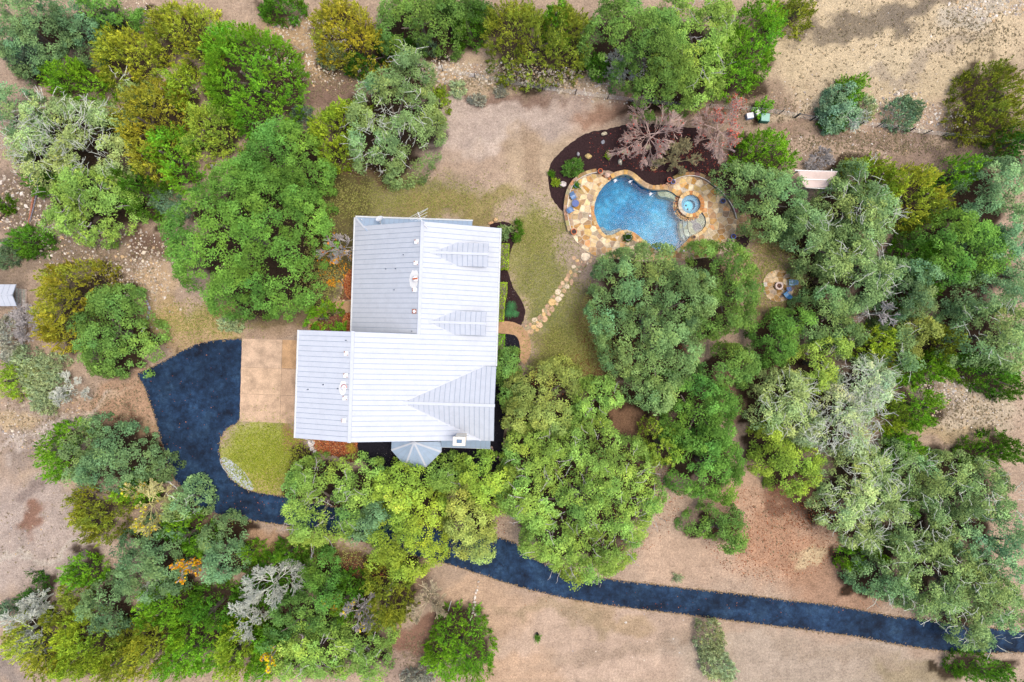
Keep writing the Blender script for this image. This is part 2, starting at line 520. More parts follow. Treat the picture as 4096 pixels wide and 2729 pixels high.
# ------------------------------------------------------------------ tree table: kind, leaf colour, height, label, crown lobes (photo px: x, y, rx, ry)
PAL = dict(
    oak_mid=(108,142,66), oak_green=(102,146,60), oak_sage=(134,160,102), oak_light=(142,174,78), oak_gold=(156,168,86), oak_blue=(112,144,100),
    oak_pale=(164,184,120), oak_silver=(178,196,152), oak_teal=(122,154,108), oak_lime=(156,182,62), oak_dark=(76,106,48), oak_pool=(122,150,92), jun_bright=(114,166,26), jun_green=(86,134,30), jun_yellow=(164,172,44),
    jun_gold=(172,164,40), jun_olive=(136,146,42), jun_lime=(150,176,38), jun_dark=(62,106,28), sage=(172,184,140), grey=(166,164,160), teal=(118,146,116), blue=(114,132,118))
T = []
def tr(kind, pal, h, label, *lobes): T.append((kind, pal, h, label, lobes))

# --- upper edge and upper left wood
tr('oak','oak_blue',8,"blue-green oak filling the top left corner of the wood",(100,95,125,115),(40,190,60,70),(20,30,70,60))
tr('oak','oak_blue',7,"narrow blue-green oak beside the one in the top left corner",(275,85,75,105))
tr('oak','oak_green',7,"small green oak at the top edge before the first yellow juniper",(385,15,75,50),(490,25,40,35))
tr('shrub','blue',2.2,"grey-blue brushy shrub at the left edge under the corner oak",(70,195,75,45),(120,235,55,45))
tr('shrub','blue',2.0,"pale blue-grey shrub in the gap before the first yellow juniper",(425,82,50,38),(375,130,35,28))
tr('juniper','jun_yellow',6,"big mustard-yellow juniper at the top edge beside the bright green juniper",(700,85,140,90),(760,150,85,85),(640,150,60,60))
tr('juniper','jun_yellow',5,"open yellow-green juniper on its own over brown litter near the corner",(470,190,118,95),(430,245,75,70),(535,230,55,60))
tr('juniper','jun_bright',8,"large bright green juniper at the wood's edge facing the stony clearing",(955,215,175,140),(1060,310,115,130),(900,330,110,110),(1010,430,100,75),(1130,400,45,55))
tr('juniper','jun_bright',5,"bright green juniper behind the pale lichened oak",(255,305,110,65),(350,330,60,50))
tr('oak','oak_pale',7,"broad pale oak with whitish twigs in the upper left wood",(200,470,120,95),(130,560,110,100),(300,560,130,120),(390,620,85,90),(180,650,95,80),(390,480,80,70))
tr('oak','oak_teal',7,"hazy teal oak cut by the left edge beside the pale oak",(25,430,75,95),(50,520,45,50))
tr('juniper','jun_gold',6,"tall golden-orange juniper in the middle of the upper left wood",(600,420,115,100),(490,480,70,75),(560,570,80,90),(640,360,50,45),(570,665,50,40))
tr('juniper','jun_lime',5,"small lime juniper touching the bright green one",(715,330,70,75))
tr('oak','oak_sage',5,"low sage oak between the open yellow juniper and the golden one",(500,345,65,45))
tr('juniper','jun_bright',6,"vivid green juniper leaning on the golden-orange one",(650,585,78,90),(690,690,60,50))
tr('juniper','oak_lime',5.5,"pale lime feathery juniper above the great oak",(815,480,95,80),(760,580,60,60),(870,540,60,60))
tr('oak','oak_light',7,"yellow-green oak at the lower edge of the upper left wood",(300,760,130,85),(400,820,105,75),(330,900,95,60),(220,860,60,60))
tr('juniper','jun_green',4,"dark green juniper tucked under the pale oak beside the fallen poles",(165,725,60,50))
tr('juniper','jun_green',5,"dark juniper in the hollow beside the great oak",(540,760,85,60),(550,815,50,45),(480,700,50,40))
tr('shrub','teal',2,"grey-teal brush at the foot of the great oak",(650,800,55,45),(700,840,40,30))
tr('oak','oak_green',9,"rounded green oak joined to the top of the great oak",(1110,590,125,115),(1040,680,110,90),(1190,700,105,110))
tr('oak','oak_green',11,"great round dark green oak between the driveway and the house",(960,830,250,200),(840,960,190,180),(1080,980,200,190),(990,1130,220,130),(1120,830,150,140),(770,870,110,110))
tr('juniper','jun_green',3.2,"lone round dark green juniper on stony ground by the left edge",(95,962,85,58))
tr('shrub','teal',1.6,"grey-teal shrub at the left edge beside the lone round juniper",(12,1030,45,35),(25,985,30,25))
tr('juniper','jun_green',2.5,"sliver of green juniper at the left edge above the lone round one",(0,815,28,32))
# --- upper edge, middle
tr('juniper','jun_green',4,"small juniper cut by the top edge above the tan stony clearing",(1110,10,85,48))
tr('juniper','jun_gold',6.5,"golden juniper at the top edge beside the stony clearing",(1350,70,110,100),(1420,170,95,85),(1490,170,65,65),(1310,150,60,60))
tr('oak','oak_mid',7,"soft green oak along the top edge behind the golden juniper",(1640,70,135,105),(1760,60,95,105),(1590,130,60,60))
tr('juniper','jun_green',5,"shaded juniper filling the gap between two oaks on the top edge",(1875,90,60,70))
tr('oak','oak_dark',6,"dark oak at the top edge above the shaded juniper",(1880,15,90,50))
tr('juniper','jun_olive',7,"broad olive juniper above the wire fence",(2060,110,120,135),(2190,200,140,95),(2110,240,110,60),(2280,110,85,115))
tr('juniper','jun_bright',7,"slim vivid juniper rising inside the broad olive one",(2235,60,50,85))
tr('juniper','jun_dark',4,"deep green juniper at the base of the golden one",(1580,185,70,55),(1430,245,60,28))
tr('oak','oak_sage',8.5,"grey-green oak standing alone on the lawn above the house",(1560,390,130,110),(1490,480,100,110),(1640,480,115,130),(1560,600,140,95),(1640,270,75,75),(1470,590,70,80))
tr('juniper','jun_lime',5.5,"lime green juniper pressed against the lone grey-green oak",(1310,500,78,95),(1340,590,70,65),(1400,430,55,50))
tr('juniper','jun_lime',3.5,"slim lime juniper peeping out behind the grey-green oak toward the pool",(1755,405,34,62))
tr('shrub','sage',1.4,"wispy pale sage shrub under the golden juniper",(1318,215,48,46))
tr('shrub','sage',1.0,"tiny pale green sapling by the fence on brown grass",(1830,352,26,32))
tr('shrub','grey',.8,"spiky grey tuft on the brown strip above the lawn",(1915,396,25,20))
tr('shrub','grey',.7,"smaller grey tuft beside the spiky one",(1884,402,13,11))
tr('shrub','grey',.7,"flat grey tuft close under the wire fence",(2003,365,22,20))
tr('shrub','blue',1.6,"blue-grey brush at the foot of the bright green juniper",(1205,462,42,36))
tr('shrub','teal',1.5,"dull teal brush under the soft green oak",(1705,175,32,38))
tr('oak','oak_mid',10,"tall green oak above the pool whose crown crosses the wire fence",(2490,110,135,130),(2610,180,125,140),(2680,290,110,120),(2620,370,65,60),(2430,150,80,75))
tr('oak','oak_light',9.5,"yellow-tipped green oak beside the tall one above the pool",(2740,110,125,120),(2830,190,105,150),(2780,300,90,85),(2880,80,70,80))
tr('juniper','jun_bright',7,"bright green juniper marking the end of the wood by the sandy clearing",(2960,200,105,120),(3060,90,85,110),(2950,300,75,55),(3030,230,60,80))
tr('juniper','jun_olive',5,"olive juniper at the top edge beside the sandy clearing",(3195,30,85,62))
tr('shrub','jun_green',2,"green shrub beneath the pale dead tree above the pool",(2395,262,36,48))
# --- upper right
tr('oak','teal',3.5,"teal oak sapling in the clump on the fence line",(3385,415,75,70),(3350,450,40,50))
tr('juniper','jun_bright',3.2,"vivid juniper in the clump on the fence line",(3420,335,48,38),(3415,400,38,35))
tr('juniper','jun_green',2.6,"dark juniper at the foot of the clump on the fence line",(3335,460,38,48),(3375,485,30,18))
tr('shrub','sage',1.8,"thin sage shrub on the open side of the fence line clump",(3470,430,34,52))
tr('shrub','teal',2.2,"lone grey-teal shrub on pale stones above the fence",(3620,450,66,62),(3670,430,32,28))
tr('juniper','jun_olive',5,"large brownish olive juniper at the right edge of the sandy field",(4000,340,115,95),(3950,440,100,95),(4060,470,80,90),(3990,300,70,50))
tr('juniper','jun_dark',5,"dark juniper at the end of the fence by the right edge",(4075,560,60,55))
tr('juniper','jun_bright',2.2,"young green juniper growing behind the green utility box",(3062,424,27,34))
# --- wood beyond the pool
tr('juniper','jun_bright',5.5,"bright green juniper next to the red-leaved tree",(3080,580,95,60),(3010,610,55,50),(3150,625,55,45),(3040,550,50,35))
tr('oak','oak_pool',8,"grey-olive oak overhanging the pool terrace and shade sail",(2965,690,80,52),(3095,765,118,100),(3150,840,105,90),(3085,865,80,72),(3175,765,55,50))
tr('oak','oak_sage',8,"sage oak standing behind the shade sail",(3420,810,110,100),(3490,880,95,85),(3345,830,60,50),(3440,690,48,45))
tr('juniper','jun_lime',6,"mottled lime juniper at the top of the wood beyond the shade sail",(3510,680,70,58),(3560,750,65,80),(3445,665,45,38))
tr('juniper','jun_yellow',6,"yellow juniper glowing at the top of the wood above the fire pit",(3690,720,95,70),(3740,800,80,80),(3660,840,75,70))
tr('juniper','jun_bright',6,"bright juniper spire against the brown strip of the fence",(3870,670,62,58),(3820,720,45,40))
tr('oak','oak_teal',8.5,"teal-green oak at the right edge under the fence",(4010,720,100,110),(4060,850,90,110),(3930,800,90,90))
tr('oak','oak_green',8.5,"deep green oak at the heart of the wood beyond the pool",(3830,950,130,100),(3920,1020,110,100),(3780,1060,110,90))
tr('oak','oak_sage',8,"sage oak leaning over the lawn of the fire pit",(3280,960,100,80),(3330,1060,75,85),(3240,890,65,55))
tr('oak','oak_sage',8.5,"greyish oak with buff tips beside the dead sapling",(3440,960,115,90),(3480,1090,130,95),(3460,1170,95,70))
tr('oak','oak_pool',7.5,"small olive oak below the fire pit lawn",(3320,1220,85,75),(3370,1310,80,75),(3270,1290,50,60))
tr('oak','oak_teal',8,"teal oak between the dead sapling and the deep green oak",(3640,1200,85,75),(3600,1130,75,65),(3690,1110,70,60))
tr('juniper','jun_green',6,"green juniper wedged among the oaks under the yellow juniper",(3690,1005,80,55),(3700,1160,55,60))
tr('oak','oak_teal',9,"pale teal oak along the right edge of the middle wood",(4000,1000,110,95),(4050,1120,80,110),(3950,1170,100,90))
tr('oak','oak_sage',9,"big hazy grey-green oak at the right edge above the stony clearing",(3960,1300,130,100),(4050,1390,90,100),(3920,1390,95,70))
tr('juniper','jun_green',5.5,"dark green juniper at the right edge of the stony clearing",(4010,1490,120,65),(3910,1460,55,45),(4060,1560,60,35))
tr('juniper','jun_lime',6,"brilliant lime juniper deep in the oaks below the dead sapling",(3505,1380,68,68),(3550,1330,32,35))
tr('juniper','jun_yellow',4.5,"small yellow juniper under the brilliant lime one",(3562,1445,38,36))
tr('oak','oak_gold',6.5,"buff oak beside the clearing's two-toned juniper",(3690,1320,65,62),(3650,1400,45,50))
tr('juniper','jun_yellow',5.5,"yellow-green juniper forming the top of the stony clearing's edge",(3795,1365,68,68))
tr('juniper','jun_bright',5,"green rounded juniper below the yellow-green one at the clearing",(3735,1470,105,58),(3650,1490,50,45))
tr('oak','oak_sage',7,"sage oak beside the brilliant lime juniper",(3590,1350,50,70),(3610,1450,45,50))
tr('oak','oak_green',7.5,"green oak alone on the grass below the fire pit",(3130,1320,85,72),(3140,1400,70,65),(3200,1290,45,40))
tr('oak','oak_light',7,"pale green oak beside the silvery lichened one",(3290,1450,85,70),(3340,1400,55,50),(3250,1510,60,55))
tr('oak','oak_silver',7.5,"silver-white oak crusted with lichen in the lower wood",(3470,1500,90,75),(3500,1570,75,65),(3420,1550,55,55))
tr('juniper','jun_bright',5,"round bright green juniper below the two-toned clearing group",(3700,1640,80,85),(3690,1590,60,40))
tr('juniper','jun_lime',5,"yellow-lime juniper beside the round bright green one",(3585,1660,55,80))
tr('oak','oak_pale',8,"creamy pale oak at the grass edge",(3150,1580,100,85),(3190,1670,95,80),(3080,1660,60,60))
tr('oak','oak_silver',8.5,"ghostly pale oak at the centre of the right-hand wood",(3350,1640,95,85),(3400,1730,90,80),(3290,1720,70,70),(3460,1650,50,55))
tr('oak','oak_lime',7,"yellow-green leafy oak at the lower tip of the pale trees",(3130,1840,95,80),(3220,1880,95,75),(3190,1940,70,45),(3100,1760,60,60))
tr('oak','oak_pale',8,"pale lichen-grey oak above the orange bare patch",(3480,1880,100,85),(3410,1970,95,85),(3530,2000,80,90),(3360,2050,65,70),(3440,2120,70,70))
tr('oak','oak_sage',7.5,"sage oak between the clearing and the lowest wood",(3640,1850,75,60),(3690,1930,80,65))
tr('juniper','jun_bright',4.5,"bright juniper at the lower edge of the stony clearing",(3660,1800,65,45),(3620,1760,30,30))
tr('juniper','jun_green',5,"green juniper at the right edge below the stony clearing",(4020,1805,85,65),(3940,1830,50,40))
tr('oak','oak_sage',8.5,"sage oak along the right edge above the driveway",(3890,1920,105,85),(3980,1990,95,90),(3850,2020,75,70))
tr('oak','oak_sage',8,"sage oak in the thick of the wood above the driveway end",(3680,2070,95,80),(3730,2170,95,90),(3610,2110,60,65))
tr('juniper','jun_green',5,"dark juniper peeking between pale oaks above the orange patch",(3610,2020,35,40))
tr('juniper','jun_bright',3.5,"low bright juniper at the grass edge above the driveway end",(3430,2250,62,35),(3480,2190,30,26),(3540,2240,32,28))
tr('oak','oak_sage',8,"grey oak whose skirt spills over the lower lawn",(3600,2240,80,70),(3570,2320,65,65),(3500,2340,50,60))
tr('oak','oak_teal',9,"tall hazy oak against the right edge",(4010,2150,95,105),(3900,2150,85,80),(4060,2270,55,70))
tr('oak','oak_sage',9,"broad sage oak standing over the driveway end",(3830,2290,105,90),(3760,2370,90,85),(3900,2380,90,85),(3680,2420,50,45))
tr('oak','oak_sage',8,"sage oak hanging right across the driveway",(3830,2480,70,55),(3910,2530,75,70),(3900,2585,40,30))
tr('oak','oak_sage',8,"sage oak in the corner where the driveway leaves the picture",(4020,2400,80,70),(4050,2480,60,50))
tr('juniper','jun_green',4.5,"dark green juniper at the bottom right corner",(3920,2690,85,45),(4010,2715,100,30))
# --- around the pool terrace, house front and driveway
tr('oak','oak_pool',10,"great tufted oak between the pool and the front lawn",(2560,1110,160,110),(2480,1240,110,140),(2640,1270,150,150),(2760,1190,110,130),(2560,1400,125,110),(2690,1440,125,110),(2620,1560,95,85),(2640,1020,85,60))
tr('oak','oak_mid',9,"dark green oak on the far side of the great tufted oak",(2915,1080,100,100),(2940,1200,95,105),(2880,1270,80,75),(2830,1010,60,55))
tr('oak','oak_mid',7,"low green oak below the dark one by the fire pit lawn",(2950,1450,85,65),(2880,1500,60,60),(3000,1500,40,45))
tr('oak','oak_green',8.5,"yellow-green oak below the great tufted oak",(2790,1620,110,95),(2850,1720,100,95),(2740,1730,75,70),(2700,1560,60,60),(2890,1630,65,75))
tr('oak','oak_green',8,"green oak above the pinkish lawn by the driveway",(2820,1860,110,90),(2880,1930,75,80),(2760,1930,60,60),(2840,1800,105,70),(2920,1840,50,60))
tr('oak','oak_mid',6.5,"drooping green oak bough mass over the pinkish lawn",(2880,2100,90,55),(2930,2150,45,50),(2790,2130,45,35))
tr('oak','oak_gold',8,"thin olive-gold oak beside the house front",(2150,1560,105,90),(2200,1660,105,90),(2090,1660,70,80),(2260,1520,65,75))
tr('oak','oak_mid',5.5,"narrow green oak squeezed against the house front wall",(2030,1460,42,60),(2035,1560,38,60))
tr('oak','oak_light',6,"light green oak between the olive-gold one and the tufted one",(2400,1590,80,65),(2360,1650,60,50))
tr('oak','oak_light',9.5,"huge light green oak shading the driveway bend",(2180,1830,145,115),(2350,1820,150,120),(2500,1900,140,120),(2120,1990,130,120),(2300,2010,160,140),(2470,2060,140,120),(2250,2180,150,110),(2420,2210,120,100),(2570,2010,90,95),(2340,2290,90,55))
tr('juniper','oak_lime',7,"vivid lime tree tucked between the huge light oak and the green one",(2650,1750,62,62),(2690,1820,50,50),(2620,1830,35,35))
tr('oak','oak_light',8.5,"pale olive oak spreading over the driveway beside the grass island",(1260,1940,130,85),(1200,2020,90,80),(1350,2010,120,100),(1270,2110,120,80),(1420,1920,85,60))
tr('oak','oak_lime',8.5,"yellowing oak below the octagonal bay",(1600,1960,105,85),(1640,2080,125,105),(1560,2170,95,85),(1680,2210,100,80),(1610,2260,90,50))
tr('oak','oak_gold',7.5,"golden-tipped oak over the driveway below the chimney",(1870,2100,100,85),(1900,2190,80,60),(1840,2020,75,65))
tr('oak','oak_lime',8,"lime yellow oak by the corner of the black bed",(1920,1900,90,75),(1960,1990,75,75),(1990,1910,55,55))
tr('oak','oak_light',6.5,"small round olive oak in front of the black bed",(1790,1905,68,65))
tr('oak','oak_teal',7,"teal oak half hidden between yellowing oak and pale olive oak",(1470,2120,65,55),(1500,2060,55,60))
tr('juniper','jun_bright',3.2,"dense bright green evergreen beside the back door path",(1290,1255,62,45),(1320,1290,50,28),(1250,1285,36,26))
# --- left side
tr('juniper','jun_gold',6.5,"golden-olive juniper standing beside the metal shed",(240,1130,120,85),(210,1240,100,90),(300,1110,95,70),(200,1340,75,60))
tr('oak','oak_mid',6.5,"green oak growing against the golden juniper near the shed",(430,1220,95,80),(400,1320,120,90),(520,1370,80,75),(420,1430,115,75),(480,1240,50,60))
tr('juniper','jun_lime',4,"lime juniper cut by the left edge below the shed",(30,1520,52,75))
tr('shrub','sage',2.0,"silvery sage brush beside the lime juniper at the left edge",(130,1500,65,70),(90,1430,50,45),(190,1560,60,60))
tr('shrub','grey',2.2,"olive-grey thicket below the metal shed",(25,1330,42,75),(40,1420,40,35))
tr('shrub','sage',1.6,"grey sage brush behind the white dead tree on the left",(200,1470,65,50),(170,1600,50,55))
tr('juniper','jun_bright',5.5,"deep bright juniper on the left flank of the blue-green oak",(205,1820,70,105),(235,1745,50,50))
tr('oak','oak_blue',6.5,"blue-green oak beside the driveway's outer curve",(340,1760,70,75),(440,1800,95,85),(430,1890,110,75),(520,1830,70,70),(330,1900,70,60))
tr('oak','oak_blue',5,"little blue-green oak right at the driveway verge",(625,1885,48,42))
tr('juniper','jun_olive',4.5,"olive juniper with sprawling limbs facing the bare pink ground",(370,2060,115,70),(400,2130,90,50),(300,2010,45,45))
tr('juniper','jun_bright',4.5,"bright juniper behind the yellow-leaved bare tree",(520,1975,72,55))
tr('oak','oak_sage',5.5,"sage oak beside the driveway bend and the yellow-leaved bare tree",(735,2010,62,75))
tr('juniper','jun_bright',5,"bright juniper below the yellow-leaved bare tree",(700,2120,85,52),(770,2180,60,60))
tr('oak','oak_blue',7,"broad blue-sage oak in the lower left wood",(560,2200,95,90),(660,2230,80,90),(560,2310,105,60),(620,2350,80,50))
tr('oak','oak_blue',6.5,"upright blue-sage oak by the driveway verge in the lower left wood",(870,2160,65,75),(880,2270,62,65))
tr('juniper','jun_green',2.6,"dark green thicket juniper spread beneath the two white dead trees",(1090,2330,110,95),(1000,2420,80,80),(1030,2510,80,60))
tr('juniper','jun_bright',4,"small vivid juniper between the upright oak and the big dead tree",(980,2230,55,40))
tr('juniper','jun_bright',4.5,"round vivid juniper alone on the pale ground of the lower left",(305,2305,72,55))
tr('shrub','jun_olive',2.8,"brownish olive brush between the dead trees of the lower left",(285,2380,55,55),(205,2470,45,35))
tr('shrub','teal',2.2,"teal shrub at the left edge beside the dead trees",(28,2445,34,36))
tr('juniper','jun_dark',3,"dark juniper behind the dead trees at the left edge",(110,2370,38,55),(100,2440,45,35))
tr('oak','oak_blue',6,"sage-teal oak under the round vivid juniper",(400,2410,80,65),(450,2470,75,60))
tr('juniper','jun_bright',6,"vivid green juniper in the middle of the lower left wood",(620,2420,80,70),(690,2440,60,65),(600,2480,60,50))
tr('juniper','jun_green',6,"green juniper beside the big white dead tree",(810,2430,85,65),(870,2480,60,60))
tr('juniper','jun_yellow',6,"yellow-olive juniper filling the bottom left corner",(110,2590,105,85),(60,2540,60,60),(170,2660,80,70))
tr('juniper','jun_lime',6,"lime-yellow juniper at the bottom edge near the corner",(300,2560,95,80),(280,2660,90,70),(390,2610,75,85))
tr('juniper','jun_olive',6,"dark olive juniper at the bottom edge between yellow ones",(450,2690,80,50),(480,2590,50,60))
tr('juniper','jun_yellow',6.5,"yellow juniper spire at the bottom edge of the lower left wood",(585,2570,70,85),(560,2680,70,50))
tr('juniper','jun_bright',6.5,"large bright green juniper at the bottom edge",(740,2560,95,80),(700,2660,90,70),(820,2620,85,80))
tr('juniper','jun_lime',6,"lime juniper beside the large bright green one at the bottom edge",(930,2590,80,85),(920,2690,80,45))
tr('juniper','jun_green',4.5,"small dark juniper behind the big white dead tree",(1150,2215,58,48))
tr('oak','oak_mid',6,"green oak under the big white dead tree",(1170,2470,85,65),(1260,2500,75,70),(1110,2530,60,50))
tr('oak','oak_light',7,"yellow-green oak at the bottom edge of the middle thicket",(1240,2600,110,80),(1160,2680,90,55),(1310,2680,90,55))
tr('juniper','jun_bright',5.5,"bright juniper at the bottom edge beside the yellow shrub",(1050,2660,75,70),(1060,2580,45,40))
tr('oak','oak_green',5.5,"dark green oak on the thicket's edge below the driveway",(1270,2290,55,65),(1310,2370,60,55))
tr('juniper','jun_olive',6.5,"olive-gold juniper at the right end of the lower thicket",(1530,2340,90,65),(1560,2430,80,85),(1500,2490,50,40))
tr('juniper','jun_green',4,"green juniper scrub behind the grey dead tree of the thicket",(1400,2360,60,50),(1380,2440,50,50))
tr('oak','oak_light',6.5,"fresh green oak at the thicket's lower right tip",(1480,2600,75,75),(1470,2680,70,55),(1410,2560,60,50))
tr('juniper','jun_bright',6,"round bright juniper on its own below the row of pale stones",(1830,2560,105,85),(1880,2630,90,85),(1780,2650,85,75),(1900,2700,60,40))
tr('shrub','grey',2,"grey scrub at the bottom edge beside the round bright juniper",(1700,2705,48,30),(1640,2720,40,20))
tr('shrub','sage',2.6,"pale sage shrub on the grass below the driveway",(2845,2555,58,62),(2850,2620,40,35))
tr('shrub','sage',2.4,"greyer sage shrub under the pale one by the bottom edge",(2870,2670,52,50),(2910,2700,36,35))
tr('shrub','sage',.5,"tiny silvery clump on the grass above the driveway",(2709,2312,14,11))
tr('shrub','sage',1.0,"silvery mounded sage bush near the driveway's top corner",(905,1295,32,24),(940,1300,24,22))
# bare trees: kind 'bare', colour of wood
WOOD = dict(white=(196,200,186), grey=(172,166,164), pink=(188,162,152), tan=(186,172,142), olive=(146,140,104), yellowish=(196,190,128))

# ------------------------------------------------------------------ ground
def axis(lo, hi, step, far):
    a = np.arange(lo, hi+step, step)
    out = [lo-far, lo-far*.3, lo-far*.08, lo-12, lo-5]
    outh = [hi+5, hi+12, hi+far*.08, hi+far*.3, hi+far]
    return np.concatenate([out, a, outh])
gx = axis(-62, 62, .34, 1800); gy = axis(-42, 42, .34, 1800)
X, Y = np.meshgrid(gx, gy)
wx = X+1.6*noise2(X, Y, 1, 4.0)+.7*noise2(X, Y, 4, 1.2); wy = Y+1.6*noise2(X, Y, 2, 4.0)+.7*noise2(X, Y, 5, 1.2)
PX = wx/GS+2048; PY = 1364.5-wy/GS
base = np.zeros(X.shape+(3,)); base[:] = lin((198,170,148))
ZONES = [  # x, y, rx, ry, rotation, colour, strength
 (3560,140,620,290,0,(222,198,160),.95),(3480,90,330,55,22,(134,120,104),.85),(3700,20,200,40,15,(140,126,112),.6),(3900,60,160,60,20,(200,192,180),.6),  # dark swath near the top is tree shade painted into the ground
 (3560,585,620,50,-7,(160,134,120),.9),(3900,600,220,35,-8,(116,98,90),.8),(3300,540,300,40,-8,(176,150,122),.6),
 (2020,440,360,150,14,(206,184,172),.95),(2190,690,190,200,0,(205,178,148),.9),(2170,830,120,100,0,(196,172,144),.8),
 (1400,330,330,110,5,(142,112,100),.85),(1950,345,330,45,-5,(140,108,92),.85),(1230,170,210,130,0,(206,172,130),.9),(1900,290,330,55,-4,(208,182,150),.85),
 (2330,320,200,40,-10,(190,165,130),.6),(2600,440,330,45,-3,(170,130,108),.9),(3000,400,160,90,0,(150,122,104),.6),(3150,480,150,60,0,(168,138,120),.7),
 (1560,800,420,105,0,(152,146,92),.9),(1350,880,130,170,0,(104,98,50),.9),(1800,820,250,60,5,(168,150,92),.8),(1480,700,180,60,0,(130,96,70),.8),
 (1290,1120,110,200,0,(92,88,46),.9),(1180,1290,160,50,0,(132,116,70),.9),(1120,1345,120,40,0,(190,158,130),.7),
 (2130,1050,140,230,0,(166,162,98),.95),(2150,1130,100,170,0,(150,148,98),.6),(2240,1290,130,190,30,(142,146,84),.9),(2290,1190,70,120,30,(168,156,112),.7),(2260,1420,150,100,0,(124,122,56),.9),(2370,1440,110,200,0,(150,112,62),.9),
 (2290,1010,70,70,0,(196,172,150),.9),(2160,930,90,80,0,(160,148,86),.6),(2470,1640,170,130,0,(122,80,50),.8),
 (3100,1110,170,170,0,(164,140,108),.9),(3060,960,90,90,0,(160,138,82),.8),(3160,1270,160,80,0,(150,130,84),.7),(3000,1560,150,130,0,(186,142,118),.95),(3090,1480,80,70,0,(150,110,90),.8),
 (3080,2120,340,240,-15,(208,166,136),.9),(3120,2150,200,110,-15,(200,146,112),.6),(3330,2330,220,110,-30,(184,138,108),.7),(3270,2228,62,38,0,(230,206,160),.7),(3180,1990,160,60,-10,(130,86,66),.8),(2780,2240,200,110,0,(216,182,156),.8),
 (2300,2560,560,190,-6,(210,180,158),.9),(1960,2430,200,120,0,(214,178,148),.9),(2080,2690,170,80,0,(224,180,140),.5),(3300,2660,700,110,-3,(196,176,158),.9),(3700,2680,220,60,0,(170,152,110),.6),(2450,2480,200,40,-8,(186,156,108),.5),
 (640,1200,120,120,0,(214,182,146),.95),(800,1290,190,90,-10,(204,174,112),.9),(700,1350,180,60,20,(196,164,122),.8),(880,1210,60,50,0,(180,168,96),.5),
 (470,1030,300,110,10,(166,142,122),.9),(620,960,120,80,0,(120,92,76),.8),(90,800,150,140,0,(148,126,112),.9),(120,1040,220,70,10,(160,138,120),.9),
 (480,1620,220,120,10,(198,156,124),.95),(560,1680,70,60,0,(104,74,56),.9),(610,1760,50,120,0,(186,152,116),.8),(570,1290,60,90,0,(104,76,64),.9),
 (150,1720,240,130,0,(176,156,144),.9),(40,1680,100,60,0,(216,186,140),.7),(150,2140,330,250,0,(196,176,166),.95),(105,2085,75,45,20,(150,104,82),.85),(110,1980,80,40,0,(140,120,114),.6),(240,1890,110,60,0,(196,170,130),.6),
 (1050,1830,190,170,0,(176,182,78),.98),(1080,1920,130,60,0,(204,178,112),.7),(1230,1790,60,60,0,(176,136,84),.9),
 (1000,2150,260,50,-8,(186,146,112),.9),(1250,2215,240,40,-10,(112,96,48),.85),(1400,2290,150,60,-10,(104,72,52),.9),(1640,2280,120,80,0,(160,124,92),.6),  # dark olive strip has the wood edge's shadow painted in
 (3830,1620,240,110,-10,(214,194,168),.95),(3700,1560,130,80,0,(186,168,150),.8),(3830,1740,180,40,-10,(190,166,112),.5),
 (1680,2650,150,140,0,(178,152,138),.9),(1690,2530,110,60,0,(150,104,84),.8),(330,2430,60,60,0,(110,74,58),.9),(1150,1260,80,40,0,(150,126,98),.8),(60,2660,80,60,0,(160,146,140),.8),
 (240,1690,260,22,33,(220,202,190),.8),(420,1600,160,20,20,(216,186,158),.6),(2080,500,260,26,20,(190,170,160),.7),(3420,330,420,40,24,(228,206,170),.6),(3700,250,300,30,24,(186,168,148),.7),(2520,2600,420,30,8,(186,160,138),.7),(2250,2480,260,30,-10,(180,156,124),.7),(3380,2610,420,26,-8,(180,158,138),.7),(140,2230,240,20,8,(214,200,186),.7),(2450,2680,300,40,4,(216,186,164),.7),(1980,560,160,40,30,(214,192,178),.7),(2130,600,60,120,10,(168,140,114),.6),
]
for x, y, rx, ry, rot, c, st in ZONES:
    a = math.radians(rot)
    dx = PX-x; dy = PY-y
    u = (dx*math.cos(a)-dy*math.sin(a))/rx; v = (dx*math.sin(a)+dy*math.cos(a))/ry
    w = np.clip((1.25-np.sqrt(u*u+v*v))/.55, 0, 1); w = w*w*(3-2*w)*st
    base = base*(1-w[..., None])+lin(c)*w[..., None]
# leaf litter and humus under the crowns, darkened further for shade in their gaps
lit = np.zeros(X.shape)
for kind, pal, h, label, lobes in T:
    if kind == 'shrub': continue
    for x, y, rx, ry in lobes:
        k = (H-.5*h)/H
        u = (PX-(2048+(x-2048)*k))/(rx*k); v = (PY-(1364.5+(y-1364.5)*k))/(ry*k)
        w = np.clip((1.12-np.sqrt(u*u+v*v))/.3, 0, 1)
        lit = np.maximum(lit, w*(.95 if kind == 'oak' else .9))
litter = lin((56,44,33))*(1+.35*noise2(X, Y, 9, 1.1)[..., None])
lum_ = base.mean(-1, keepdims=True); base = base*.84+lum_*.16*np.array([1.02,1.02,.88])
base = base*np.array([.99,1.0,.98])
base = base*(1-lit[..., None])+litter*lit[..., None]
base = np.clip(base*(1+.10*noise2(X, Y, 11, 2.2)[..., None]), .004, 1)/1.48
ny, nx = X.shape
idx = np.arange(nx*ny).reshape(ny, nx)
F = np.stack([idx[:-1, :-1], idx[:-1, 1:], idx[1:, 1:], idx[1:, :-1]], -1).reshape(-1, 4)
inp = (in_poly(X, Y, POOLW) | (np.hypot(X-G(2760,820)[0], Y-G(2760,820)[1]) < 1.2)).ravel()
F = F[~inp[F].any(1)]
V = np.stack([X.ravel(), Y.ravel(), np.zeros(X.size)], -1)
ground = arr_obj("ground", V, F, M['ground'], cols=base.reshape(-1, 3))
tag(ground, kind='structure')

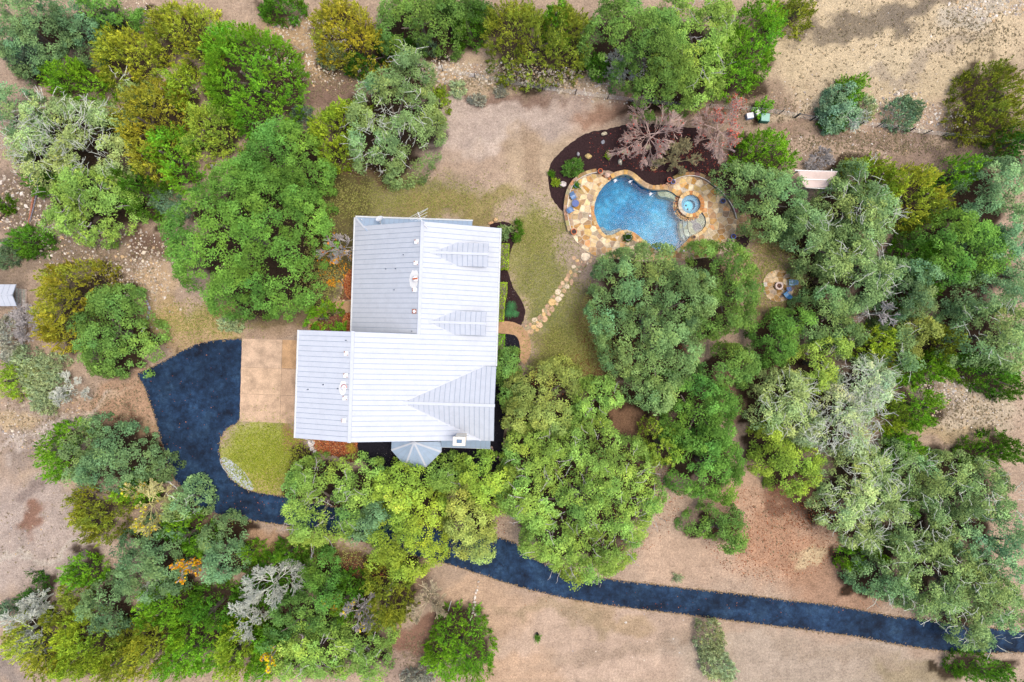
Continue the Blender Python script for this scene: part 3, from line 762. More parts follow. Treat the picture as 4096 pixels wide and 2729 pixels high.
def sheet(name, poly_px, z, mat, sm=0, rag=0.0, parent=None):
    p = GP(poly_px)
    if sm: p = smooth_poly(p, sm)
    if rag:
        p = resample(p+[p[0]], .35)[:-1]
        rr = random.Random(len(p))
        p = [(x+rr.uniform(-rag, rag), y+rr.uniform(-rag, rag)) for x, y in p]
    m = MB(); m.add([(x, y, z) for x, y in p], [tuple(range(len(p)))])
    if area(p) < 0: m.f = [m.f[0][::-1]]
    me = m.build(name, mat, parent)
    bm_ = __import__('bmesh'); b = bm_.new(); b.from_mesh(me.data)
    bm_.ops.triangulate(b, faces=b.faces[:]); b.to_mesh(me.data); b.free()
    return me
road = tag(sheet("driveway", ROAD, .012, M['asphalt'], 0, .035), kind='structure')
tag(sheet("mulch_bed", BED, .010, M['mulch'], 1, .05), kind='structure')
sheetE = [(1960,888),(1986,890),(2011,886),(2036,891),(2058,908),(2065,928),(2060,967),(2043,1003),(2032,1053),(2032,1081),(2040,1117),(2054,1153),(2083,1196),(2097,1224),(2102,1246),(2097,1274),(2086,1302),
          (2058,1290),(2029,1286),(1960,1288)]
tag(sheet("front_bed", sheetE, .009, M['mulch'], 0, .04), kind='structure')
sheetS = [(1960,1332),(2044,1337),(2065,1343),(2078,1367),(2081,1394),(2060,1440),(2030,1600),(2010,1800),(1990,1870),(1930,1900),(1750,1930),(1600,1900),(1500,1880),(1435,1830),(1428,1760),(1600,1700),(1900,1700)]
tag(sheet("black_bed", sheetS, .009, M['mulch_dark'], 0, .05), kind='structure')
tag(sheet("side_bed", [(1250,1735),(1290,1700),(1430,1740),(1440,1840),(1400,1850),(1330,1820),(1275,1810)], .008, M['leaf_bed'], 0, .05), kind='structure')
tag(sheet("back_bed", [(1440,1050),(1390,1085),(1374,1110),(1371,1160),(1362,1190),(1350,1200),(1440,1204)], .008, M['leaf_bed'], 0, .04), kind='structure')
tag(sheet("door_bed", [(1440,1250),(1366,1250),(1262,1290),(1240,1340),(1440,1340)], .008, M['leaf_bed'], 0, .04), kind='structure')
tag(sheet("corner_bed", [(2940,950),(2965,945),(3006,925),(2990,985),(2965,1012),(2930,1010)], .008, M['mulch'], 0, .03), kind='structure')
tag(sheet("gravel_strip", [(880,1835),(882,1858),(905,1892),(930,1922),(975,1952),(1010,1963),(1018,1955),(1010,1938),(995,1912),(972,1880),(940,1852),(915,1835),(896,1828)], .016, M['gravel'], 1, .04), kind='structure')
tag(sheet("front_path", [(1960,1286),(1988,1287),(2029,1285),(2058,1290),(2086,1305),(2108,1328),(2120,1356),(2124,1385),(2122,1420),(2100,1460),(2078,1440),(2082,1410),(2081,1392),(2077,1367),(2065,1342),(2044,1337),(1988,1333),(1960,1333)], .020, M['path'], 0, 0), kind='structure')
tag(sheet("back_path", [(1440,1205),(1362,1205),(1330,1206),(1290,1216),(1256,1240),(1236,1280),(1228,1345),(1250,1345),(1262,1290),(1290,1255),(1330,1248),(1366,1248),(1440,1248)], .014, M['path'], 0, 0), kind='structure')

# concrete apron in front of the garage: six cast slabs
ap = tag(empty("concrete_apron", G(1075,1525)), kind='structure')
A0, A1, A2, A3 = (968,1354),(1215,1362),(1205,1696),(958,1686)
def bil(u, v):
    return ((A0[0]*(1-u)+A1[0]*u)*(1-v)+(A3[0]*(1-u)+A2[0]*u)*v, (A0[1]*(1-u)+A1[1]*u)*(1-v)+(A3[1]*(1-u)+A2[1]*u)*v)
us = (0, .655, 1); vs_ = (0, .345, .665, 1)
tints = [(1,1,1),(.92,.80,.62),(1.08,1.06,1.02),(.9,.86,.82),(1.0,.98,.95),(.94,.9,.86)]
M['slab'] = mat_basic("cast_slab", None, .9, var=.22, vscale=.7, source='object', fine=(.17, 12), bump=.2, bscale=40)
k = 0
for j in range(3):
    for i in range(2):
        q = GP([bil(us[i], vs_[j]), bil(us[i+1], vs_[j]), bil(us[i+1], vs_[j+1]), bil(us[i], vs_[j+1])])
        t = tints[k]; k += 1
        MB().prism(inset(q, .02), -.05, .035, .008).build("slab", M['slab'], ap, color=(.50*t[0], .36*t[1], .25*t[2]))

# ------------------------------------------------------------------ house
HT = math.radians(1.9); HC, HS = math.cos(HT), math.sin(HT)
def HW(a, b, z): return (a*HC-b*HS, -(a*HS+b*HC), z)
house = tag(empty("house", HW(-10, 0, 0)), "large limestone house under a pale standing seam metal roof", "house")

def roof_panels(parent, poly, zf, axis, step=.515, gap=.028, mat='metal_roof'):
    """seamed sheets running down a slope; axis 'a': each sheet runs along a, 'b': along b (house plan)"""
    i = 1 if axis == 'a' else 0
    lo = min(p[i] for p in poly); hi = max(p[i] for p in poly)
    n = max(1, round((hi-lo)/step)); st = (hi-lo)/n
    for k in range(n):
        s0, s1 = lo+k*st, lo+(k+1)*st
        nrm = (0, 1) if i == 1 else (1, 0)
        q = clip(poly, nrm[0]*(s1-gap), nrm[1]*(s1-gap), *nrm)
        if len(q) < 3: continue
        q = clip(q, nrm[0]*(s0+gap), nrm[1]*(s0+gap), -nrm[0], -nrm[1])
        if len(q) < 3 or abs(area(q)) < .015: continue
        m = MB()
        n_ = len(q)
        if area(q) > 0: q = q[::-1]
        vs = [HW(a, b, zf(a, b)+.01) for a, b in q]+[HW(a, b, zf(a, b)+.035) for a, b in q]
        fs = [tuple(range(n_))[::-1], tuple(range(n_, 2*n_))]+[(j, (j+1) % n_, n_+(j+1) % n_, n_+j) for j in range(n_)]
        m.add(vs, fs)
        m.build("roof_panel", M[mat], parent)

def deck(name, polys, mat=None, parent=None):
    """sheet of underlay with thickness under the panels; polys: list of (poly, zf)"""
    m = MB()
    for poly, zf in polys:
        if area(poly) > 0: poly = poly[::-1]
        n = len(poly)
        vs = [HW(a, b, zf(a, b)-.10) for a, b in poly]+[HW(a, b, zf(a, b)) for a, b in poly]
        m.add(vs, [tuple(range(n))[::-1], tuple(range(n, 2*n))]+[(j, (j+1) % n, n+(j+1) % n, n+j) for j in range(n)])
    return m.build(name, mat or M['roof_deck'], parent or house)

def hbar(m, p, q, w, h, lift=.0):
    """flat bar between two house-plan points (a,b,z)"""
    P = Vector(HW(*p)); Q = Vector(HW(*q)); d = (Q-P).normalized()
    sid = d.cross(Vector((0, 0, 1))).normalized()*w/2; up = Vector((0, 0, h))
    l = Vector((0, 0, lift))
    vs = [P-sid+l, P+sid+l, Q+sid+l, Q-sid+l]
    vs += [v+up for v in vs]
    m.add(vs, [(0,1,2,3),(4,7,6,5),(0,4,5,1),(1,5,6,2),(2,6,7,3),(3,7,4,0)])

SE = .3338
zE = lambda a, b: 4.7+(-1.65-a)*SE
zW = lambda a, b: 2.7+(a+17.33)*(4.6/7.89)
zGW = lambda a, b: 7.75+(a+21.42)*((zE(-15.61, 0)-7.75)/5.81)
ZR2 = zE(-15.61, 0); ZR1 = zE(-9.44, 0)
mainW = [(-17.33,-11.8),(-9.44,-11.8),(-9.44,-.42),(-17.33,-.42)]
cornW = [(-17.33,-12.75),(-16.42,-11.8),(-17.33,-11.8)]
E_N = [(-9.44,-11.8),(-1.65,-11.8),(-1.65,-.4),(-9.44,-.4)]
E_S = [(-15.61,-.4),(-1.65,-.4),(-1.65,10.46),(-15.61,10.46)]
gW = [(-21.42,-.4),(-15.61,-.4),(-15.61,10.46),(-21.42,10.46)]
r1 = deck("main_roof", [(mainW, zW), (cornW, zW), (E_N, zE)])
roof_panels(r1, mainW, zW, 'a'); roof_panels(r1, cornW, zW, 'a')
roof_panels(r1, E_N, zE, 'a')
r2 = deck("garage_roof", [(gW, zGW), (E_S, zE)])
roof_panels(r2, gW, zGW, 'a'); roof_panels(r2, E_S, zE, 'a')
m = MB(); hbar(m, (-9.44,-11.85,ZR1+.02), (-9.44,-.35,ZR1+.02), .34, .05); m.build("ridge_cap", M['metal_roof'], r1)
m = MB(); hbar(m, (-15.61,-.45,ZR2+.02), (-15.61,10.5,ZR2+.02), .34, .05); m.build("ridge_cap", M['metal_roof'], r2)
# cross gable towards the front
ZC = zE(-10.7, 0)
zcg = lambda a, b: ZC-abs(b-6.55)*((ZC-5.12)/3.85)
cgN = [(-10.7,6.55),(-1.55,6.55),(-1.55,2.72),(-2.95,2.72)]
cgS = [(-10.7,6.55),(-2.95,10.5),(-1.55,10.5),(-1.55,6.55)]
r3 = deck("cross_gable", [(cgN, zcg), (cgS, zcg)])
roof_panels(r3, cgN, zcg, 'b', .50); roof_panels(r3, cgS, zcg, 'b', .50)
m = MB(); hbar(m, (-10.9,6.55,ZC+.02), (-1.5,6.55,ZC+.02), .3, .05); m.build("ridge_cap", M['metal_roof'], r3)
m = MB(); hbar(m, (-10.8,6.5,ZC+.03), (-2.9,2.72,5.16), .12, .04); hbar(m, (-10.8,6.6,ZC+.03), (-2.9,10.5,5.16), .12, .04); m.build("valley_flashing", M['metal_roof'], r3)
# dormers
for bc in (-8.73, -1.68):
    zr = zE(-8.5, 0); ze = zE(-6.1, 0)
    zd = lambda a, b, bc=bc, zr=zr, ze=ze: zr-abs(b-bc)*((zr-ze)/1.2)
    dN = [(-8.5,bc),(-2.72,bc),(-2.72,bc-1.2),(-6.1,bc-1.2)]; dS = [(-8.5,bc),(-6.1,bc+1.2),(-2.72,bc+1.2),(-2.72,bc)]
    dr = deck("dormer", [(dN, zd), (dS, zd)])
    roof_panels(dr, dN, zd, 'b', .52); roof_panels(dr, dS, zd, 'b', .52)
    m = MB(); hbar(m, (-8.6,bc,zr+.02), (-2.68,bc,zr+.02), .26, .05); m.build("ridge_cap", M['metal_roof'], dr)
    m = MB(); hbar(m, (-8.6,bc,zr+.02), (-6.0,bc-1.2,ze+.02), .10, .04); hbar(m, (-8.6,bc,zr+.02), (-6.0,bc+1.2,ze+.02), .10, .04); m.build("valley_flashing", M['metal_roof'], dr)
    m = MB()
    vs = []
    for a in (-6.3, -3.1):
        for b, z in ((bc-.95, 5.0), (bc+.95, 5.0), (bc+.95, ze+.05), (bc, zr-.12), (bc-.95, ze+.05)):
            vs.append(HW(a, b, z))
    m.add(vs, [(0,1,2,3,4),(5,9,8,7,6)]+[(i, 5+i, 5+(i+1) % 5, (i+1) % 5) for i in range(5)])
    m.build("dormer_wall", M['wall'], dr)
# porch roofs and bay
zP = lambda a, b: 2.7+(b+12.78)*.60
pN = [(-17.33,-12.78),(-4.69,-12.78),(-4.69,-11.2),(-15.85,-11.2)]
r4 = deck("back_porch_roof", [(pN, zP)]); roof_panels(r4, pN, zP, 'b', .53, mat='metal_shaded')
m = MB(); hbar(m, (-17.33,-12.78,2.75), (-16.1,-11.5,3.5), .2, .05); m.build("hip_cap", M['metal_roof'], r4)
zQ = lambda a, b: 3.2+(11.62-b)*.9
pS = [(-7.18,10.4),(-1.93,10.4),(-1.93,11.62),(-7.18,11.62)]
r5 = deck("side_porch_roof", [(pS, zQ)]); roof_panels(r5, pS, zQ, 'b', .50, mat='metal_shaded')
BA = (-9.95,11.0,4.5); BP = [(-12.54,11.0,3.2),(-12.54,12.12,3.2),(-11.0,13.8,3.2),(-8.74,13.8,3.2),(-7.18,12.13,3.2),(-7.18,11.0,3.2)]
m = MB()
for i in range(5):
    p, q = BP[i], BP[i+1]
    m.add([HW(*BA), HW(*q), HW(*p), HW(BA[0],BA[1],BA[2]-.12), HW(q[0],q[1],q[2]-.12), HW(p[0],p[1],p[2]-.12)], [(0,2,1),(3,4,5),(1,2,5,4)])
r6 = m.build("bay_roof", M['roof_deck'], house)
for i in range(5):
    p, q = Vector(BP[i]), Vector(BP[i+1]); A = Vector(BA)
    e = (q-p); L = e.length; nseg = max(1, round(L/.75))
    for s in range(nseg):
        f0, f1 = s/nseg+.018/L*2, (s+1)/nseg-.018/L*2
        P0 = p+e*f0; P1 = p+e*f1
        top = .93 if nseg > 1 else .9
        A0_ = A+(P0-A)*(1-top); A1_ = A+(P1-A)*(1-top)
        vs = [Vector(HW(*v))+Vector((0,0,dz)) for dz in (.008, .032) for v in (P0, P1, A1_, A0_)]
        MB().add(vs, [(0,3,2,1),(4,5,6,7),(0,1,5,4),(1,2,6,5),(2,3,7,6),(3,0,4,7)]).build("roof_panel", M['metal_shaded'], r6)
for i in range(1, 5):
    m = MB(); hbar(m, (BA[0],BA[1],BA[2]+.02), (BP[i][0],BP[i][1],BP[i][2]+.02), .2, .045); m.build("hip_cap", M['metal_roof'], r6)
# walls
m = MB()
def gable_block(prof, b0, b1):
    n = len(prof)
    vs = [HW(a, b0, z) for a, z in prof]+[HW(a, b1, z) for a, z in prof]
    m.add(vs, [tuple(range(n)), tuple(range(n, 2*n))[::-1]]+[(i, n+i, n+(i+1) % n, (i+1) % n) for i in range(n)])
gable_block([(-16.8,0),(-16.8,2.75),(-9.44,7.0),(-2.3,4.7),(-2.3,0)], -11.3, -.3)
gable_block([(-20.9,0),(-20.9,7.6),(-15.61,9.1),(-2.3,4.7),(-2.3,0)], -.2, 10.1)
m.build("wall", M['wall'], house)
m = MB()
for i in range(5):
    p, q = BP[i], BP[i+1]
    k = .86
    P = (BA[0]+(p[0]-BA[0])*k, BA[1]+(p[1]-BA[1])*k); Q = (BA[0]+(q[0]-BA[0])*k, BA[1]+(q[1]-BA[1])*k)
    m.add([HW(*P, 0), HW(*Q, 0), HW(*Q, 3.15), HW(*P, 3.15)], [(0,1,2,3)])
m.build("bay_wall", M['wall'], house)
# gutters: open channels along the eaves
def gutter(pts):
    m = MB()
    for (p, q) in zip(pts[:-1], pts[1:]):
        P = Vector(p); Q = Vector(q); d = (Q-P).normalized(); o = Vector((-d.y, d.x, 0))
        for off, hgt in ((0, .10), (.13, .12)):
            hbar(m, tuple(P+o*off), tuple(Q+o*off), .022, hgt, -.12)
        hbar(m, tuple(P+o*.065), tuple(Q+o*.065), .13, .012, -.125)
        n = max(1, int((Q-P).length/2.2))
        for i in range(1, n+1):
            c = P+d*(Q-P).length*i/(n+1)
            hbar(m, tuple(c), tuple(c+o*.14), .05, .012, 0)
    return m.build("gutter", M['gutter'], house)
gutter([(-17.36,-.45,2.72),(-17.36,-12.78,2.72)][::-1])
gutter([(-4.69,-12.81,2.72),(-17.36,-12.81,2.72)][::-1][::-1][::-1] if False else [(-17.36,-12.95,2.72),(-4.65,-12.95,2.72)])
gutter([(-1.62,2.7,4.72),(-1.62,-11.8,4.72)])
gutter([(-21.44,-.4,7.77),(-21.44,10.46,7.77)])
gutter([(-1.93,11.64,3.22),(-7.18,11.64,3.22)])
gutter([BP[5],BP[4],BP[3],BP[2],BP[1],BP[0]])
# chimney
ch = MB()
c0 = HW(-4.85,10.0,0)
ch.box((c0[0],c0[1],4.6), (1.0,.62,9.2), -HT)
M['stucco'] = mat_basic("cream_stucco", (.80,.74,.62), .85, var=.06)
chim = ch.build("chimney", M['stucco'], house)
m = MB()
for (dx, dy, sx, sy) in ((-.44,0,.34,.86),(.44,0,.34,.86),(0,-.31,.54,.24),(0,.31,.54,.24)):
    p = HW(-4.85+dx, 10.0+dy, 9.28); m.box(p, (sx,sy,.16), -HT)
m.build("chimney_cap", M['stucco'], chim)
m = MB(); p = HW(-4.85,10.0,9.235); m.box(p, (.56,.40,.06), -HT); m.build("flue", mat_basic("flue_blue", (.10,.19,.30), .5, var=.2), chim)

# things fixed to the roof
def roof_pt(px, py, plane):
    z = 7.0
    for _ in range(8):
        x, y, _z = G(px, py, z); gx_, gy_ = x, -y
        a = gx_*HC+gy_*HS; b = -gx_*HS+gy_*HC
        z = plane(a, b)
    return a, b, z
def vent_box(px, py, plane, rusty):
    a, b, z = roof_pt(px, py, plane)
    v = MB(); v.box((*HW(a, b, 0)[:2], z+.10), (.44,.44,.24), -HT)
    o = v.build("roof_vent", M['rust'] if rusty > 1 else M['gutter'], house)
    rr = random.Random(int(px))
    m = MB()
    n = 9; pts = []
    for i in range(n):
        t = 2*math.pi*i/n; r = .17*(1+rr.uniform(-.22,.12))
        q = HW(a+r*math.cos(t), b+r*math.sin(t), 0); pts.append(q[:2])
    m.prism(pts, z+.2, z+.26, .02); m.build("vent_lid", M['vent_cap'], o)
    m = MB()
    if rusty == 1:
        m.box((*HW(a-.15, b-.14, 0)[:2], z+.228), (.10,.14,.012), -HT); m.box((*HW(a+.15, b+.15, 0)[:2], z+.228), (.11,.08,.012), -HT)
    else:
        m.box((*HW(a-.17, b, 0)[:2], z+.228), (.06,.36,.012), -HT)
    m.build("rust_patch", M['rust'], o)
for px, py, r in ((1667,968,1),(1664,1053,1),(1659,1160,0),(1658,1246,2)): vent_box(px, py, zW, r)
for px, py, r in ((1386,1414,1),(1384,1502,1),(1381,1592,1),(1377,1682,0)): vent_box(px, py, zGW, r)
def turbine(px, py, plane, red):
    a, b, z = roof_pt(px, py, plane)
    x, y, _ = HW(a, b, 0)
    m = MB(); m.lathe([(.12,z-.1),(.12,z+.3),(.13,z+.32)], 14, (x, y, 0)); o = m.build("flue_vent", M['vent_cap'], house, smooth=True)
    m = MB(); m.lathe([(.10,z+.36),(.30,z+.34),(.31,z+.38),(.22,z+.44),(.0,z+.47)], 18, (x, y, 0)); m.build("vent_hood", M['vent_cap'], o, smooth=True)
    m = MB()
    if red:
        n = 12; m.add([(x+.29*math.cos(t), y+.29*math.sin(t), z+.44-.02*abs(math.cos(t))) for t in [math.pi*(-.05+1.0*i/n) for i in range(n+1)]]+[(x, y, z+.478)], [tuple(range(n+1))+(n+1,)])
        m.build("rust_patch", mat_basic("red_rust", (.55,.09,.05), .7, var=.3), o)
    else:
        m.box((x, y, z+.462), (.52,.17,.03), .15); m.build("rust_patch", mat_basic("orange_rust", (.38,.10,.035), .7, var=.35), o)
turbine(1663, 1117, zW, False); turbine(1380, 1549, zGW, True)
# bare metal scoured pale around the vents (a stain with its own shape)
for px, py, pl, w in ((1658,1117,zW,1.0),(1374,1552,zGW,.75)):
    a, b, z = roof_pt(px, py, pl); rr = random.Random(3)
    pts = [(a-.05+w*(.62+.14*rr.uniform(-1,1))*math.cos(t)*.8, b+w*(.98+.14*rr.uniform(-1,1))*math.sin(t)) for t in [2*math.pi*i/16 for i in range(16)]]
    m = MB(); m.add([HW(p, q, pl(p, q)+.041) for p, q in pts][::-1], [tuple(range(16))]); m.build("pale_stain", M['white'], house)
for px, py, pl in ((1614,1020,zW),(1544,1076,zW),(1583,1075,zW),(1577,1160,zW),(1648,1325,zW),(1385,1362,zGW),(1294,1539,zGW),(1233,1558,zGW),(1352,1555,zGW)):
    a, b, z = roof_pt(px, py, pl); x, y, _ = HW(a, b, 0)
    m = MB(); m.lathe([(.09,z),(.055,z+.05),(.05,z+.32),(.035,z+.32),(.035,z+.15)], 10, (x, y, 0)); m.disc(.036, z+.2, 10, (x, y))
    m.build("pipe_vent", mat_basic("lead_grey", (.20,.25,.32), .6, var=.2) if 'lead' not in M else M['lead'], house)
# dish and aerial
x, y, z = G(1520, 879, 4.0)
m = MB()
tilt = Vector((-.25, .55, .8)).normalized(); q = tilt.to_track_quat('Z', 'Y')
rings = []
for i in range(6):
    r = .42*i/5; h = .16*(i/5)**2
    for k in range(18):
        t = 2*math.pi*k/18; p = q @ Vector((r*math.cos(t), r*math.sin(t)*.95, h)); rings.append((x+p.x, y+p.y, z+p.z))
m.add(rings, [(i*18+k, i*18+(k+1) % 18, (i+1)*18+(k+1) % 18, (i+1)*18+k) for i in range(5) for k in range(18)])
dish = m.build("satellite_dish", mat_basic("dish_grey", (.62,.66,.72), .5, var=.05), house, smooth=True)
m = MB(); p = q @ Vector((0, -.1, .36)); m.tube([(x, y-.4, z-.55), (x, y-.12, z-.1), (x, y, z)], .03, 6); m.tube([(x, y-.35, z-.1), (x+p.x, y+p.y, z+p.z)], .018, 5); m.box((x+p.x, y+p.y, z+p.z), (.10,.08,.10)); m.build("dish_arm", M['white'], dish)
m = MB()
B0 = Vector(G(1690, 880, 8.7)); B1 = Vector(G(1671, 848, 8.9))
m.tube([B0-Vector((.05,.2,0)), B1], .035, 6); m.tube([(B0.x, B0.y-.15, 7.0), tuple(B0+Vector((0,-.1,.1)))], .03, 6)
aer = m.build("antenna", M['gutter'], house)
for t, px0, py0, px1, py1 in ((0,1631,874,1712,833),(.25,1640,880,1711,836),(.55,1645,882,1709,849),(.8,1660,884,1709,862),(1,1672,884,1700,871)):
    m = MB(); p0 = Vector(G(px0, py0, 8.85)); p1 = Vector(G(px1, py1, 8.85))
    m.tube([p0, p1], .016, 5); m.build("antenna_rod", M['gutter'], aer)
m = MB(); m.tube([Vector(HW(-9.3,-11.5,ZR1+.1)), Vector(HW(-8.9,-11.1,ZR1))], .03, 5); m.build("antenna_bracket", M['white'], aer)
m = MB(); x, y, _ = G(1447, 879, 3.2); m.lathe([(.05,2.9),(.05,3.3),(.0,3.3)], 8, (x, y, 0)); m.build("pipe_vent", M['white'], house)

# shed with ridge, ramp
sx, sy, _ = G(20, 1181, 0)
shed = tag(empty("shed", (sx, sy, 0)), "small shed with pale metal gable roof cut by the left edge", "shed")
P = lambda px, py, z: G(px, py, z)
zr_, ze_ = 3.0, 2.25
sd_roof = MB()
E0, E1, R1 = P(65,1138,ze_), P(67,1225,ze_), P(49.5,1180.6,zr_)
west = -4.2
def shift(p, dx): return (p[0]+dx, p[1], p[2])
for A_, B_ in ((E0, R1), (R1, E1)):
    sd_roof.add([shift(A_, 0), shift(B_, 0), shift(B_, west), shift(A_, west)]+[tuple(Vector(shift(p, d))-Vector((0,0,.08))) for p, d in ((A_,0),(B_,0),(B_,west),(A_,west))], [(0,1,2,3),(7,6,5,4),(0,4,5,1),(1,5,6,2),(2,6,7,3),(3,7,4,0)])
sro = sd_roof.build("roof", M['roof_deck'], shed)
for A_, B_ in ((E0, R1), (R1, E1)):
    for i in range(7):
        d0, d1 = -.60*i-.02, -.60*(i+1)+.02
        vs = [Vector(shift(A_, d0)), Vector(shift(B_, d0)), Vector(shift(B_, d1)), Vector(shift(A_, d1))]
        vs = [v+Vector((0,0,.012)) for v in vs]+[v+Vector((0,0,.035)) for v in vs]
        MB().add(vs, [(3,2,1,0),(4,5,6,7),(0,1,5,4),(1,2,6,5),(2,3,7,6),(3,0,4,7)]).build("roof_panel", M['metal_roof'], sro)
m = MB(); m.tube([(R1[0],R1[1],zr_+.03),(R1[0]+west,R1[1],zr_+.03)], .09, 6); m.build("ridge_cap", M['metal_roof'], sro)
m = MB(); m.box((sx-.55+west/2+.7, sy, 1.1), (4.0, 2.1, 2.2)); m.build("wall", mat_basic("teal_siding", (.12,.36,.42), .7, var=.1), shed)
ramp_o = tag(empty("ramp", G(80, 1184)), "weathered pale timber ramp leading up to the small shed", "ramp")
r0, r1_, r2_, r3_ = G(62,1153,.45), G(106,1158,.05), G(106,1218,.05), G(64,1218,.45)
for i in range(9):
    f0, f1 = i/9+.012, (i+1)/9-.012
    L = lambda a, b, f: tuple(a[j]+(b[j]-a[j])*f for j in range(3))
    q = [L(r0, r1_, f0), L(r0, r1_, f1), L(r3_, r2_, f1), L(r3_, r2_, f0)]
    MB().add(q+[(x, y, z-.05) for x, y, z in q], [(3,2,1,0),(4,5,6,7),(0,1,5,4),(1,2,6,5),(2,3,7,6),(3,0,4,7)]).build("plank", M['wood'], ramp_o, color=(.46+.05*(i % 3), .44+.04*(i % 2), .38))
m = MB()
for f in (0.1, .9):
    a = Vector(r0)+(Vector(r3_)-Vector(r0))*f; b = Vector(r1_)+(Vector(r2_)-Vector(r1_))*f
    m.tube([a-Vector((0,0,.1)), b-Vector((0,0,.03))], .04, 4)
m.build("stringer", M['wood'], ramp_o, color=(.3,.25,.2))

# ------------------------------------------------------------------ trees
def unit(v): return v/np.maximum(np.linalg.norm(v, axis=-1, keepdims=True), 1e-9)

